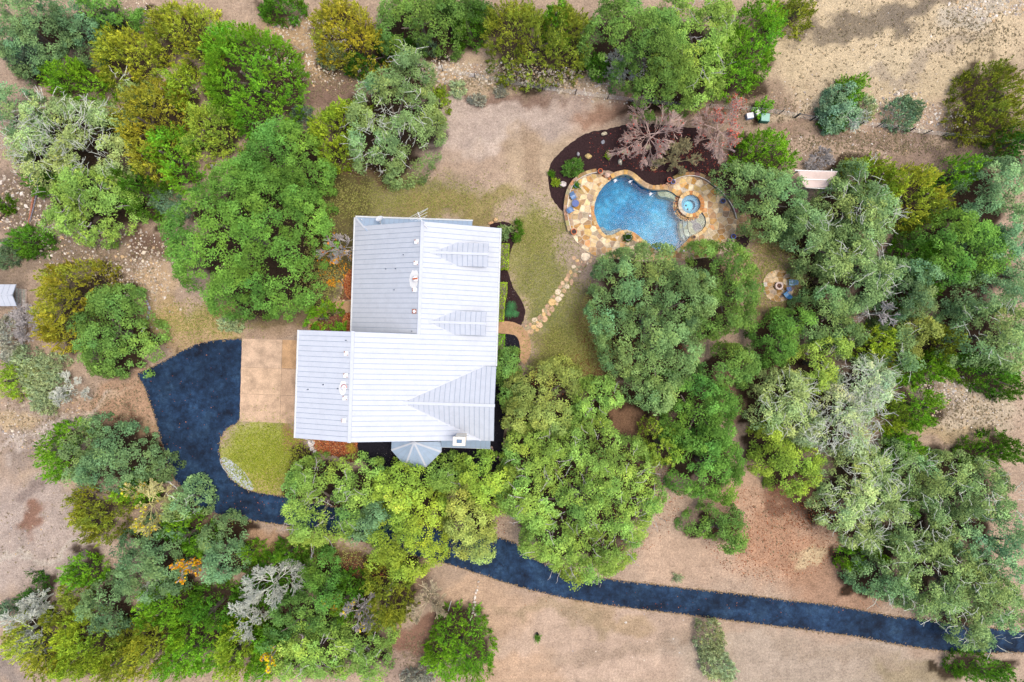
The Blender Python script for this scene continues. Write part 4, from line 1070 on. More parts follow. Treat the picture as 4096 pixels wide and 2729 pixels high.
STY = dict(
  oak=dict(zb=.28, sp=.92, rt=.66, n=68, L=.215, W=.135, amp=1.0),
  juniper=dict(zb=.06, sp=.62, rt=.40, n=34, L=.29, W=.10, amp=.6),
  shrub=dict(zb=.02, sp=.50, rt=.34, n=26, L=.26, W=.10, amp=.12))
def leafcol(pal):
    c = lin(PAL[pal])/.84*np.array([.93,1,.84]); l = c @ np.array([.3,.6,.1])
    return c*.92+l*.08*np.array([1.05,1,.8])
def crown(kind, pal, h, lobes, seed, parent, dens=1.0, name="crown", gap=None):
    rs = np.random.RandomState(seed)
    s = dict(STY[kind])
    R_ = max(max(l[2], l[3]) for l in lobes)
    if R_ < .9: s.update(sp=max(.13, R_*.42), rt=max(.10, R_*.32), L=max(.09, R_*.22), W=max(.05, R_*.11), amp=.04)
    zb = s['zb']*h
    R0 = max(max(l[2], l[3]) for l in lobes)
    P_, N_, TC = [], [], []
    bs, bdep = {'oak': (2.15, 1.10), 'juniper': (1.35, .60), 'shrub': (0, 0)}[kind]
    if R_ < .9: bs = 0
    if bs:
        x0_, x1_ = min(l[0]-l[2] for l in lobes), max(l[0]+l[2] for l in lobes); y0_, y1_ = min(l[1]-l[3] for l in lobes), max(l[1]+l[3] for l in lobes)
        nbx, nby = max(1, int((x1_-x0_)/bs)), max(1, int((y1_-y0_)/bs))
        bx_, by_ = np.meshgrid((np.arange(nbx)+.5)/nbx, (np.arange(nby)+.5)/nby)
        BC = np.stack([x0_+(x1_-x0_)*(bx_.ravel()+rs.uniform(-.5, .5, nbx*nby)*.9/nbx), y0_+(y1_-y0_)*(by_.ravel()+rs.uniform(-.5, .5, nbx*nby)*.9/nby)], -1)
        bt = 1+rs.normal(0, .13, len(BC)); bh = rs.normal(0, .05, len(BC))
    for li, (cx, cyy, rx, ry) in enumerate(lobes):
        rl = math.sqrt(rx*ry)
        hz = h*(.74+.26*min(1, rl/R0)) - .25*rs.rand()
        ph = rs.rand(4)*6.28; am = rs.uniform(.03, .09, 4)
        for layer in (0, 1, 2):
            sp = s['sp']*(1, 1.25, 1.3)[layer]
            n = int(4*rx*ry/(sp*sp)*1.0)
            n = max(n, 5)
            # jittered grid in the lobe's box
            nxg = max(2, int(2*rx/sp)+1); nyg = max(2, int(2*ry/sp)+1)
            gxx, gyy = np.meshgrid((np.arange(nxg)+.5)/nxg*2-1, (np.arange(nyg)+.5)/nyg*2-1)
            u = gxx.ravel()+rs.uniform(-1, 1, gxx.size)*.85/nxg; v = gyy.ravel()+rs.uniform(-1, 1, gyy.size)*.85/nyg
            # extra tufts round the flank
            ne = int(2*math.pi*rl/sp*(1.1, .3, .1)[layer])
            te = rs.rand(ne)*6.283; re = rs.uniform(.86, 1.0, ne)
            u = np.concatenate([u, re*np.cos(te)]); v = np.concatenate([v, re*np.sin(te)])
            edge = np.concatenate([np.zeros(gxx.size, bool), np.ones(ne, bool)])
            th = np.arctan2(v, u); ro = np.sqrt(u*u+v*v)
            R = 1+sum(am[k]*np.sin((k+2)*th+ph[k]) for k in range(4))
            ok = ro < (R if kind != 'juniper' else R*1.02)
            u, v, th, ro, R, edge = u[ok], v[ok], th[ok], ro[ok], R[ok], edge[ok]
            rn = np.clip(ro/R, 0, 1)
            dome = (1-rn**2.3)**.6
            z = zb+(hz-zb)*dome
            z = np.where(edge, zb+(z-zb)*rs.uniform(.25, 1.0, len(z)), z)
            x = cx+u*rx; y = cyy+v*ry
            z = z+s['amp']*noise2(x, y, seed % 50, 2.6 if kind == 'oak' else 1.7, 2)+rs.normal(0, .30 if kind == 'oak' else .2, len(z))
            bd = np.zeros(len(x)); bi = np.zeros(len(x), int)
            if bs:
                dd = (x[:, None]-BC[None, :, 0])**2+(y[:, None]-BC[None, :, 1])**2
                bi = dd.argmin(1); bd = np.sqrt(dd[np.arange(len(x)), bi])/(bs*.62)
                z = z-bdep*np.clip(bd, 0, 1.25)**2
                pull = .08*np.clip(bd, 0, 1)
                x = x+(BC[bi, 0]-x)*pull; y = y+(BC[bi, 1]-y)*pull
            if layer: z -= (.85*layer if kind != 'shrub' else .18*layer)
            z = np.maximum(z, .12)
            nrm = unit(np.stack([np.cos(th)*rn**2*1.3/ max(rx,1e-3)*rl, np.sin(th)*rn**2*1.3/max(ry,1e-3)*rl, .25+dome], -1))
            keep = np.ones(len(x), bool)
            if bs and layer == 0: keep &= ~((bd > .9) & (rs.rand(len(x)) < .08))
            if gap and layer < 1: keep &= noise2(x, y, (seed*3) % 50+3, 1.9, 2) > gap
            for lj, (cx2, cy2, rx2, ry2) in enumerate(lobes):
                if lj == li: continue
                r2 = np.sqrt(((x-cx2)/rx2)**2+((y-cy2)/ry2)**2)
                zj = zb+(h*.9-zb)*(1-np.clip(r2, 0, 1)**2.3)**.6
                keep &= ~((r2 < .93) & (z < zj-1.0))
                if lj < li and layer == 0: keep &= ~((r2 < .8) & (rs.rand(len(x)) < .55))
            P_.append(np.stack([x, y, z], -1)[keep]); N_.append(nrm[keep]); TC.append(bi[keep])
    P = np.concatenate(P_); N = np.concatenate(N_)
    nt_ = len(P)
    if nt_ == 0: return None
    basec = leafcol(pal)
    tv = np.clip(1+rs.normal(0, .15, nt_)+.22*noise2(P[:, 0], P[:, 1], seed % 40+5, 2.8, 2), .5, 1.7)
    hue = rs.normal(0, .045, nt_)+.06*noise2(P[:, 0], P[:, 1], seed % 37+9, 3.5, 2)
    tc = basec[None]*tv[:, None]*np.stack([1+1.1*hue, 1+.2*hue, 1-1.2*hue], -1)
    if bs:
        ci = np.concatenate(TC); tc = tc*bt[ci][:, None]*np.stack([1+1.2*bh[ci], np.ones(nt_), 1-bh[ci]], -1)
    n = max(6, int(s['n']*dens))
    C = np.repeat(P, n, 0); NN = np.repeat(N, n, 0); K = np.repeat(tc, n, 0)
    m_ = len(C)
    d = rs.normal(size=(m_, 3))
    if kind == 'oak':
        trad = np.repeat(rs.uniform(.75, 1.25, nt_), n)*s['rt']
        d = unit(unit(d)+NN*.75)
        r = trad*(.50+.55*rs.rand(m_))
        c = C+d*r[:, None]*np.array([1, 1, .85])
        nl = unit(d*.75+np.array([0, 0, .55])+unit(rs.normal(size=(m_, 3)))*.75)
        a1 = unit(np.cross(nl, unit(rs.normal(size=(m_, 3)))))
    else:
        ax = unit(N*.75+np.array([0, 0, .55])+rs.normal(0, .33, (nt_, 3)))
        AX = np.repeat(ax, n, 0); sl = np.repeat(rs.uniform(.7, 1.35, nt_), n)
        t = rs.rand(m_)
        Ls = (1.05 if kind == 'juniper' else .6)
        c = C+AX*((t-.35)*Ls*sl)[:, None]+d*(s['rt']*.55*(1.05-t)*sl)[:, None]
        a1 = unit(AX+unit(rs.normal(size=(m_, 3)))*.6)
        nl = unit(np.cross(a1, rs.normal(size=(m_, 3)))+np.array([0, 0, .35]))
        a1 = unit(a1-nl*(a1*nl).sum(-1, keepdims=True))
    a2 = np.cross(nl, a1)
    L = s['L']*rs.uniform(.6, 1.3, m_)[:, None]*.5; W = s['W']*rs.uniform(.65, 1.3, m_)[:, None]*.5
    V = np.stack([c+a1*L*1.1, c-a1*L*.9+a2*W*1.05, c-a1*L*.9-a2*W*1.05], 1).reshape(-1, 3)
    V[:, 2] = np.maximum(V[:, 2], .03)
    col = np.clip(K*rs.uniform(.78, 1.25, m_)[:, None], .004, .85)
    col = np.repeat(col, 3, 0)
    Fq = np.arange(m_*3).reshape(-1, 3)
    return arr_obj(name, V, Fq, M['leaf'], parent, col)

def branch_mesh(segs, n=3):
    """segs: list of (p, q, r0, r1)"""
    A = np.array([s[0] for s in segs]); B = np.array([s[1] for s in segs])
    r0 = np.array([s[2] for s in segs]); r1 = np.array([s[3] for s in segs])
    d = unit(B-A)
    ref = np.where(np.abs(d[:, 2:3]) < .8, np.array([[0, 0, 1.0]]), np.array([[1.0, 0, 0]]))
    u = unit(np.cross(d, ref)); w = np.cross(d, u)
    V = []
    for P, r in ((A, r0), (B, r1)):
        for k in range(n):
            a = 2*math.pi*k/n
            V.append(P+(u*math.cos(a)+w*math.sin(a))*r[:, None])
    V = np.stack(V, 1)
    m_ = len(segs)
    F = []
    off = np.arange(m_)[:, None]*2*n
    for k in range(n):
        F.append(off+np.array([[k, (k+1) % n, n+(k+1) % n, n+k]]))
    return V.reshape(-1, 3), np.concatenate(F)

def grow(rs, base, r, h, limbs=7, depth=4, flat=.55, thick=1.0, wig=.12, minr=.026):
    segs = []; tips = []
    def rec(p, d, L, rad, dep):
        steps = 3
        for i in range(steps):
            d = unit(d+rs.normal(0, wig, 3)+np.array([0, 0, .03]))
            q = p+d*L/steps
            r1 = max(rad*.86, minr*.8)
            segs.append((p, q, max(rad, minr), max(r1, minr*.8)))
            if dep > 0 and (i > 0 or rs.rand() < .6):
                k = 1 if rs.rand() < .75 else 2
                for _ in range(k):
                    dd = unit(d+unit(rs.normal(size=3))*rs.uniform(.40, .75))
                    rec(q, dd, L*rs.uniform(.52, .74), max(r1*.62, minr), dep-1)
            p = q; rad = r1
        tips.append(p)
        if dep > 0: rec(p, d, L*.6, max(rad*.8, minr), dep-1)
    top = base+np.array([0, 0, h*.22])
    segs.append((base, top, .12*thick, .09*thick))
    a0 = rs.rand()*6.28
    for k in range(limbs):
        a = a0+2*math.pi*k/limbs+rs.uniform(-.3, .3)
        e = rs.uniform(.35, 1.25) if k % 2 else rs.uniform(.2, .7)
        d = unit(np.array([math.cos(a), math.sin(a), e*(1-flat)*1.6]))
        o_ = base+np.array([rs.normal(0, .05)*r, rs.normal(0, .05)*r, h*rs.uniform(.12, .45)])
        segs.append((top*.5+base*.5, o_, .09*thick, .06*thick))
        rec(o_, d, r*rs.uniform(.26, .56), .05*thick*rs.uniform(.7, 1.1), depth)
    # fit to radius and height
    V, F = branch_mesh(segs)
    rel = V-base
    sc = r/np.percentile(np.hypot(rel[:, 0], rel[:, 1]), 97)
    sz = (h/np.percentile(rel[:, 2], 98))
    rel[:, :2] *= sc; rel[:, 2] = np.maximum(rel[:, 2]*sz, .0)
    # keep twig thickness after the horizontal fit: rebuild with scaled centre lines
    S = np.array([sc, sc, sz])
    segs2 = [(base+(p-base)*S, base+(q-base)*S, a, b) for p, q, a, b in segs]
    tips2 = np.array([base+(t-base)*S for t in tips])
    V, F = branch_mesh(segs2)
    return V, F, tips2

def world_lobes(lobes, z):
    k = GS*(H-z)/H
    return [((x-2048)*k, -(y-1364.5)*k, rx*k*1.10, ry*k*1.10) for x, y, rx, ry in lobes]

NAMES = dict(oak="oak_tree", juniper="juniper_tree", shrub="shrub")
for i, (kind, pal, h, label, lobes) in enumerate(T):
    wl = world_lobes(lobes, .62*h)
    A = [l[2]*l[3] for l in wl]
    bx = sum(l[0]*a for l, a in zip(wl, A))/sum(A); by = sum(l[1]*a for l, a in zip(wl, A))/sum(A)
    t = tag(empty(NAMES[kind], (bx, by, 0)), label, "tree" if kind != 'shrub' else "shrub")
    rs = np.random.RandomState(500+i)
    gap = None
    if kind == 'oak': gap = -.62
    if pal in ('oak_gold', 'oak_pale', 'oak_silver'): gap = -.42
    if kind == 'juniper': gap = -.75
    crown(kind, pal, h, wl, 100+i, t, gap=gap, dens=.8 if pal == 'oak_silver' else 1.0)
    m = MB(); rr = random.Random(i)
    tr_r = (.05+.028*h) if kind != 'shrub' else .04
    lean = (rr.uniform(-.3, .3), rr.uniform(-.3, .3))
    hz = h*(.5 if kind == 'oak' else .75)
    pts = [(bx+lean[0]*f, by+lean[1]*f, hz*f) for f in (0, .35, .7, 1)]
    m.tube(pts, [tr_r*1.25, tr_r, tr_r*.8, tr_r*.45], 7)
    if kind != 'shrub':
        for l in wl:
            e = (l[0]*.8+bx*.2, l[1]*.8+by*.2, h*.66)
            s0 = pts[2] if kind == 'oak' else pts[1]
            mid = tuple((s0[j]+e[j])/2+rr.uniform(-.2, .2) for j in range(3))
            m.tube([s0, mid, e], [tr_r*.6, tr_r*.4, tr_r*.18], 5)
    m.build("trunk" if kind != 'shrub' else "stem", M['bark'], t)
    if pal in ('oak_pale', 'oak_silver', 'oak_sage', 'sage', 'oak_light') and kind != 'shrub':
        segs = []
        nn = {'oak_silver': 48, 'oak_pale': 26, 'oak_sage': 9, 'oak_light': 5}[pal]
        for l in wl:
            for _ in range(int(nn*min(2.2, l[2]*l[3]/5))):
                a = rs.rand()*6.28; ro = math.sqrt(rs.rand())*.80
                p = np.array([l[0]+l[2]*ro*math.cos(a), l[1]+l[3]*ro*math.sin(a), h*(.30+.66*(1-ro**2.3)**.6)*.97-.15])
                d = unit(np.array([math.cos(a), math.sin(a), .35])+rs.normal(0, .45, 3))
                for b in range(3):
                    q = p+d*rs.uniform(.28, .5); segs.append((p, q, .028, .020))
                    if rs.rand() < .8:
                        d2 = unit(d+rs.normal(0, .6, 3)); segs.append((q, q+d2*rs.uniform(.25, .5), .02, .014))
                    p = q; d = unit(d+rs.normal(0, .3, 3))
        Vb, Fb = branch_mesh(segs)
        o = tag(arr_obj("twigs", Vb, Fb, M['twig'], t), kind='stuff')
        o.color = (*lin(WOOD['white'] if pal != 'oak_light' else WOOD['grey']), 1)

BARE = [ # x, y, radius px, height, wood, limbs, depth, label, leaves (colour, count, size, bias)
 (2608,530,142,5.0,'pink',14,4,"bare grey-twigged tree in the mulch bed with few red leaves",((226,84,72),170,.085,None)),
 (2880,520,130,4.8,'pink',14,4,"bare tree beside it still dotted with many red leaves",((232,92,76),800,.085,(70,-20))),
 (2710,645,88,2.6,'olive',9,4,"low yellowish bare ornamental tree at the terrace wall",None),
 (2495,275,78,4.0,'white',7,4,"white dead tree under the tall oak above the pool",None),
 (3390,465,66,3.0,'white',6,3,"white dead branches over the clump on the fence line",None),
 (3285,622,75,2.2,'grey',9,4,"grey bare brush above the shade sail",None),
 (3513,1255,60,8.6,'grey',7,3,"little bare dead sapling poking from the oaks by the fire pit",None),
 (1358,985,88,4.5,'grey',7,4,"bare silvery tree by the house wall with a few orange leaves",((226,150,40),110,.15,(-20,60))),
 (265,1565,78,3.2,'white',7,4,"white dead tree below the green oak near the driveway corner",None),
 (95,1290,80,2.0,'grey',14,4,"mound of bare grey brush beside the metal shed",None),
 (600,2020,110,5.2,'yellowish',10,4,"bare tree with yellow leaves beside the driveway bend",((214,188,60),420,.15,(-40,20))),
 (765,2262,48,6.6,'grey',6,3,"small bare tree with bright orange leaf clumps",((226,158,36),300,.17,(0,0))),
 (150,2410,82,4.2,'white',7,4,"upper grey dead tree in the lower left corner wood",None),
 (125,2515,105,4.6,'white',8,4,"lower grey dead tree in the lower left corner wood",None),
 (1090,2330,140,5.5,'white',9,4,"big white dead tree on the thicket's upper edge",None),
 (1010,2480,105,5.2,'white',8,4,"second white dead tree just below the big one",None),
 (1705,2410,86,3.8,'tan',12,4,"beige leafless tree at the thicket's end beside the grass",None),
 (1440,2445,78,5.6,'grey',7,4,"grey dead tree in the middle of the thicket",((222,186,50),60,.16,(-60,10))),
 (1325,2410,36,4.5,'grey',6,3,"slight bare tree with golden leaves in the thicket",((206,160,30),240,.16,(0,0))),
 (1095,2613,34,6.4,'grey',6,3,"bare shrub full of yellow leaves at the bottom edge",((226,190,40),280,.17,(0,0))),
 (610,2335,40,5.5,'white',6,3,"short white dead snag under the broad blue-sage oak",None),
 (900,690,30,6.0,'grey',6,3,"dead grey branches under the large bright green juniper",None),
 (1560,2350,12,3.0,'grey',4,2,"thin bare sapling on the brown grass below the driveway",None),
]
for i, (px, py, r, h, wood, limbs, depth, label, lv) in enumerate(BARE):
    rs = np.random.RandomState(900+i)
    k = (H-.6*h)/H
    x, y = (px-2048)*GS*k, -(py-1364.5)*GS*k
    base_ = np.array([x, y, 0.0])
    t = tag(empty("bare_tree", (x, y, 0)), label, "tree")
    Vb, Fb, tips = grow(rs, base_, r*GS*k, h, limbs-(2 if wood == 'pink' else 0), 3 if r < 70 else 4, thick=.7+.35*(r/130), wig=.09 if wood in ('pink', 'tan', 'yellowish') else .20, minr=.018 if wood == 'pink' else .021)
    o = arr_obj("branches", Vb, Fb, M['twig'], t); o.color = (*np.minimum(lin(WOOD[wood])*1.15, .82), 1)
    if lv:
        c, cnt, sz, bias = lv
        pick = tips[rs.randint(0, len(tips), cnt*4)]
        if bias:
            w = ((pick[:, 0]-x)*bias[0]-(pick[:, 1]-y)*bias[1])/max(1, math.hypot(*bias))
            order = np.argsort(-(w+rs.normal(0, r*GS*.55, len(w)))); pick = pick[order[:cnt]]
        else: pick = pick[:cnt]
        pick = pick+rs.normal(0, .10, pick.shape)
        nl = unit(rs.normal(size=pick.shape)+np.array([0, 0, .9])); a1 = unit(np.cross(nl, rs.normal(size=pick.shape))); a2 = np.cross(nl, a1)
        s_ = (sz*rs.uniform(.5, 1.2, len(pick)))[:, None]
        V = np.stack([pick+a1*s_, pick+a2*s_*.7, pick-a1*s_, pick-a2*s_*.7], 1).reshape(-1, 3)
        cc = np.clip(lin(c)[None]*rs.uniform(.7, 1.4, (len(pick), 1))*np.stack([np.ones(len(pick)), rs.uniform(.7, 1.5, len(pick)), np.ones(len(pick))], -1), .01, .9)
        arr_obj("leaves", V, np.arange(len(V)).reshape(-1, 4), M['leaf'], t, np.repeat(cc, 4, 0))

# ------------------------------------------------------------------ pool terrace
STONES = [(228,208,172),(222,198,156),(236,216,178),(226,196,146),(214,184,138),(224,194,150),(206,168,116),(198,154,98),(228,206,168),(192,156,114),(214,160,110),(176,140,104),(206,176,116),(200,186,158),(168,144,120),(226,178,112),(186,140,72)]
def stone_col(rr, pal=STONES, k=.92):
    c = lin(rr.choice(pal))*k*rr.uniform(.86, 1.10)
    return tuple(float(v) for v in c)
rr = random.Random(21)
terr = tag(empty("pool_terrace", G(2500, 980)), kind='structure')
m = MB(); p = PATIOW; p = p if area(p) > 0 else p[::-1]
sheet("mortar_bed", PATIO, .045, M['mortar'], 0, 0, terr)
# skirt so that the terrace reads as a raised slab
m = MB()
for a, b in zip(PATIOW, PATIOW[1:]+PATIOW[:1]):
    m.add([(*a, 0), (*b, 0), (*b, .045), (*a, .045)], [(0,1,2,3)])
m.build("slab_edge", M['mortar'], terr)
cells = voronoi(PATIOW, .64, rr, .49)
cells.sort(key=lambda q: -abs(area(q)))
def dirt(q):
    cx = sum(a[0] for a in q)/len(q); cyy = sum(a[1] for a in q)/len(q)
    return cx, cyy
rest = MB()
for i, q in enumerate(cells):
    z = .075+rr.uniform(-.012, .012)
    cx, cyy = dirt(q)
    c = stone_col(rr)
    px = cx/GS+2048; py = 1364.5-cyy/GS
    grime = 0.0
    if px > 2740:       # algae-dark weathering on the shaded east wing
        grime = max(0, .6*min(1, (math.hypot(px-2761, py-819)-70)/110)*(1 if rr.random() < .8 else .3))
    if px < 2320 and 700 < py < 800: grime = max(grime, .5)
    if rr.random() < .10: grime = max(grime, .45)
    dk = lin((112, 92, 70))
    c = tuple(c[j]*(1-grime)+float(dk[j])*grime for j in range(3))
    if i < 300:
        MB().prism(inset(q, rr.uniform(.018, .034)), .03, z, .012).build("flagstone", M['stone'], terr, color=c)
    else:
        rest.prism(inset(q, .025), .03, z, .01)
if rest.v:
    tag(rest.build("flagstone_chips", M['stone'], terr, color=stone_col(rr)), kind='stuff')

pool = tag(empty("swimming_pool", G(2560, 860)), "freeform blue swimming pool with stone coping and attached steps", "pool")
pp = POOLW if area(POOLW) > 0 else POOLW[::-1]
m = MB(); n = len(pp)
cx0 = sum(a[0] for a in pp)/n; cy0 = sum(a[1] for a in pp)/n
fl = [(cx0+(x-cx0)*.93, cy0+(y-cy0)*.93) for x, y in pp]
vs = [(x, y, -.02) for x, y in pp]+[(x, y, -.9) for x, y in pp]+[(x, y, -1.5) for x, y in fl]
fs = []
for i in range(n):
    j = (i+1) % n
    fs += [(j, i, n+i, n+j), (n+j, n+i, 2*n+i, 2*n+j)]
fs.append(tuple(range(2*n, 3*n)))
m.add(vs, fs); m.build("basin", M['plaster'], pool)
water_px = POOL
sheet("water", water_px, -.10, M['water'], 0, 0, pool)
# coping: raised wall on the garden side, flush stones elsewhere
def offset_line(pts, d):
    out = []
    n = len(pts)
    for i in range(n):
        a = pts[max(i-1, 0)]; b = pts[min(i+1, n-1)]
        t = (b[0]-a[0], b[1]-a[1]); l = math.hypot(*t) or 1
        out.append((pts[i][0]-t[1]/l*d, pts[i][1]+t[0]/l*d))
    return out
def stone_run(line_px, width, z0, z1, step, parent, pal=STONES, name="coping_stone", side=1, rows=1, gap=.014, k=.80, dark=0.0, jit=.03):
    pts = resample(smooth_poly(GP(line_px), 2, False), step)
    out = []
    for r in range(rows):
        A = offset_line(pts, side*width*r/rows); B = offset_line(pts, side*width*(r+1)/rows)
        for i in range(len(pts)-1):
            q = [A[i], A[i+1], B[i+1], B[i]]
            cx = sum(a[0] for a in q)/4; cyy = sum(a[1] for a in q)/4
            q = inset([(x+rr.uniform(-jit, jit), y+rr.uniform(-jit, jit)) for x, y in q], gap)
            c = stone_col(rr, pal, k)
            if dark: c = tuple(v*(1-dark*rr.random()) for v in c)
            MB().prism(q, z0, z1+rr.uniform(-.01, .01), .02).build(name, M['stone'], parent, color=c)
    return out
NORTH = [(2446,719),(2467,708),(2494,700.5),(2517,705),(2534,721),(2551,736),(2570,750),(2593,760),(2616,764),(2641,763),(2668,763)]
COPE = [(210,176,120),(224,190,138),(196,152,96),(204,170,126),(188,160,128),(220,176,104),(176,146,112)]
m = MB()
pts = smooth_poly(GP(NORTH), 2, False); o = offset_line(pts, .50)
for i in range(len(pts)-1):
    q = [pts[i], pts[i+1], o[i+1], o[i]]
    m.prism(q, -1.5, .40)
m.build("pool_wall", M['mortar'], pool)
stone_run(NORTH, .54, .40, .47, .46, pool, COPE)
WEST = [(2446,719),(2421,738),(2398,767),(2383,798),(2376,832),(2378,857),(2387,888),(2398,909),(2408,928),(2419,939),(2433,944),(2450,941),(2469,930),(2488,921),(2507,919),(2526,925),(2544,935),(2563,950),(2587,970),(2612,994),(2640,1010),(2670,1015),(2696,1008),(2720,988),(2743,966),(2763,943),(2784,935),(2812,921),(2824,896),(2822,874),(2812,856)]
stone_run(WEST, .40, .02, .098, .52, pool, [(228,198,146),(216,178,118),(222,204,166),(204,164,110),(230,190,130),(214,160,104)], side=-1)
stone_run([(2672,764),(2688,770),(2704,782)], .5, .02, .10, .4, pool, COPE)
# submerged ledges with flagstones
LEDGE = [(150,146,140),(172,160,140),(134,128,132),(164,150,118),(140,146,150)]
def ledge(name, poly_px, z, sp, pal=LEDGE):
    p = GP(poly_px)
    m = MB(); m.prism(p, -1.5, z-.03); o = m.build(name, M['mortar'], pool)
    for q in voronoi(p, sp, rr, .4):
        MB().prism(inset(q, .022), z-.03, z, .006).build("stone", M['stone'], o, color=stone_col(rr, pal, .85))
S_ = lambda pts: [(2600+x/4.9, 680+y/4.9) for x, y in pts]
ledge("sun_shelf", S_([(750,985),(752,1100),(770,1190),(805,1262),(900,1262),(1040,1185),(1098,1060),(1088,950),(1015,840),(950,900),(860,960)]), -.16, .85, [(150,124,118),(176,158,132),(190,170,140),(132,112,116),(168,140,120)])
ledge("upper_step", S_([(665,990),(750,985),(752,1100),(770,1190),(805,1262),(830,1275),(745,1345),(700,1260),(672,1150)]), -.38, .62)
ledge("lower_step", S_([(604,990),(665,990),(672,1150),(700,1260),(745,1345),(706,1392),(640,1290),(606,1170)]), -.62, .62)
ledge("bench", S_([(160,425),(250,408),(350,414),(440,446),(520,505),(505,590),(420,550),(320,520),(215,512),(172,475)]), -.26, .62, [(176,168,140),(150,150,130),(190,180,150)])
U_ = lambda pts: [(2230+x/5.2275, 660+y/5.2275) for x, y in pts]
ledge("swim_seat", U_([(865,1288),(950,1288),(1015,1330),(1030,1362),(1110,1375),(1180,1350),(1265,1322),(1345,1328),(1350,1360),(1245,1405),(1150,1465),(1060,1482),(990,1455),(930,1395)]), -.30, .55, [(128,132,140),(142,146,150),(120,122,132)])
# falling water at the jets
for px, py in ((2462,722),(2521,726),(2604,775)):
    m = MB(); x0, y0, _ = G(px, py)
    for _ in range(26):
        r = rr.uniform(.03, .075); a = rr.uniform(0, 6.28); d = abs(rr.gauss(0, .17))
        m.lathe([(0,-.03),(r,-.02),(r*.7,r*.6),(0,r*.8)], 6, (x0+d*math.cos(a), y0+d*math.sin(a)*.8, -.09))
    tag(m.build("foam", M['foam'], pool, smooth=True), kind='stuff')

# spa
sxy = G(2760, 820)
spa = tag(empty("spa", (sxy[0], sxy[1], 0)), "round raised spa ringed with stone beside the blue pool", "spa")
x0, y0 = sxy[0], sxy[1]
m = MB(); m.lathe([(1.42,-1.5),(1.42,.42),(1.06,.42),(1.06,-.55),(.62,-.55),(.60,-1.0)], 40, (x0, y0, 0)); m.build("spa_shell", M['mortar'], spa)
m = MB(); m.lathe([(1.065,.40),(1.055,-.12),(.62,-.12),(.60,-.60),(0,-.60)], 40, (x0, y0, 0))
m.build("spa_basin", mat_basic("spa_plaster", (.17,.33,.48), .8, var=.25, vscale=9), spa)
m = MB(); m.disc(.585, -.59, 30, (x0-.12, y0-.05)); m.build("spa_floor", mat_basic("spa_floor_tile", (.22,.62,.82), .8, var=.22, vscale=12), spa)
m = MB(); m.disc(1.06, .30, 40, (x0, y0)); m.build("water", M['spa_water'], spa)
for dx, dy in ((-.40, .05), (-.14, -.46)):
    m = MB(); m.lathe([(.0,-.56),(.09,-.565),(.11,-.585)], 14, (x0+dx*.8, y0+dy*.8, 0)); m.build("drain", M['dark'], spa)
n = 22
for i in range(n):
    a0, a1 = 2*math.pi*i/n+.012, 2*math.pi*(i+1)/n-.012
    mid = (a0+a1)/2; dg = math.degrees(mid) % 360
    if 150 < dg < 250: ri, ro, z = 1.07, 1.20, .33
    else: ri, ro, z = 1.05, 1.50, .47
    q = [(x0+ri*math.cos(a0), y0+ri*math.sin(a0)), (x0+ri*math.cos(a1), y0+ri*math.sin(a1)), (x0+ro*math.cos(a1), y0+ro*math.sin(a1)), (x0+ro*math.cos(a0), y0+ro*math.sin(a0))]
    MB().prism(q, z-.12, z+rr.uniform(-.012,.012), .02).build("coping_stone", M['stone'], spa, color=stone_col(rr, [(226,184,120),(214,160,98),(232,196,140),(206,142,84)], .85))
def blob(name, c, rad, mat, parent, color, seed, sub=2, flat=.7, rough=.16, rz=0.0, smooth=False):
    import bmesh
    b = bmesh.new(); bmesh.ops.create_icosphere(b, subdivisions=sub, radius=1.0)
    r_ = random.Random(seed); k = [Vector((r_.uniform(-1,1), r_.uniform(-1,1), r_.uniform(-1,1))).normalized() for _ in range(9)]
    cut = [r_.uniform(.62, .98) for _ in k]
    for v in b.verts:
        p = v.co.copy()
        for q_, d in zip(k, cut):
            e = p.dot(q_)-d
            if e > 0: p -= q_*e
        p *= 1+r_.uniform(-rough, rough)*.35
        v.co = p
    me = bpy.data.meshes.new(name)
    ca, sa = math.cos(rz), math.sin(rz)
    off = Vector(parent.location) if parent else Vector((0,0,0))
    for v in b.verts:
        x, y, z = v.co.x*rad[0], v.co.y*rad[1], v.co.z*rad[2]*flat/.7
        v.co = Vector((x*ca-y*sa+c[0], x*sa+y*ca+c[1], z+c[2]))-off
    b.to_mesh(me); b.free()
    if smooth: me.shade_smooth()
    me.materials.append(mat)
    o = bpy.data.objects.new(name, me); COL.objects.link(o)
    if parent: o.parent = parent
    o.color = (*color, 1)
    return o
VEN = [(214,170,124),(200,140,104),(190,122,92),(226,188,140),(206,160,120)]
for row, (ro, z, nn) in enumerate(((1.27,.22,15),(1.46,-.02,18),(1.62,-.2,19))):
    for i in range(nn):
        a = math.radians(132+ (306-132)*i/(nn-1)+rr.uniform(-3,3))
        k = 1+.10*max(0, math.cos(a-math.radians(205)))
        blob("veneer_stone", (x0+ro*k*math.cos(a), y0+ro*k*math.sin(a), z), (.17*rr.uniform(.85,1.2),.14*rr.uniform(.85,1.2),.13), M['stone'], spa, stone_col(rr, VEN, .82), 700+row*40+i, 2, rz=a+1.57, smooth=True)

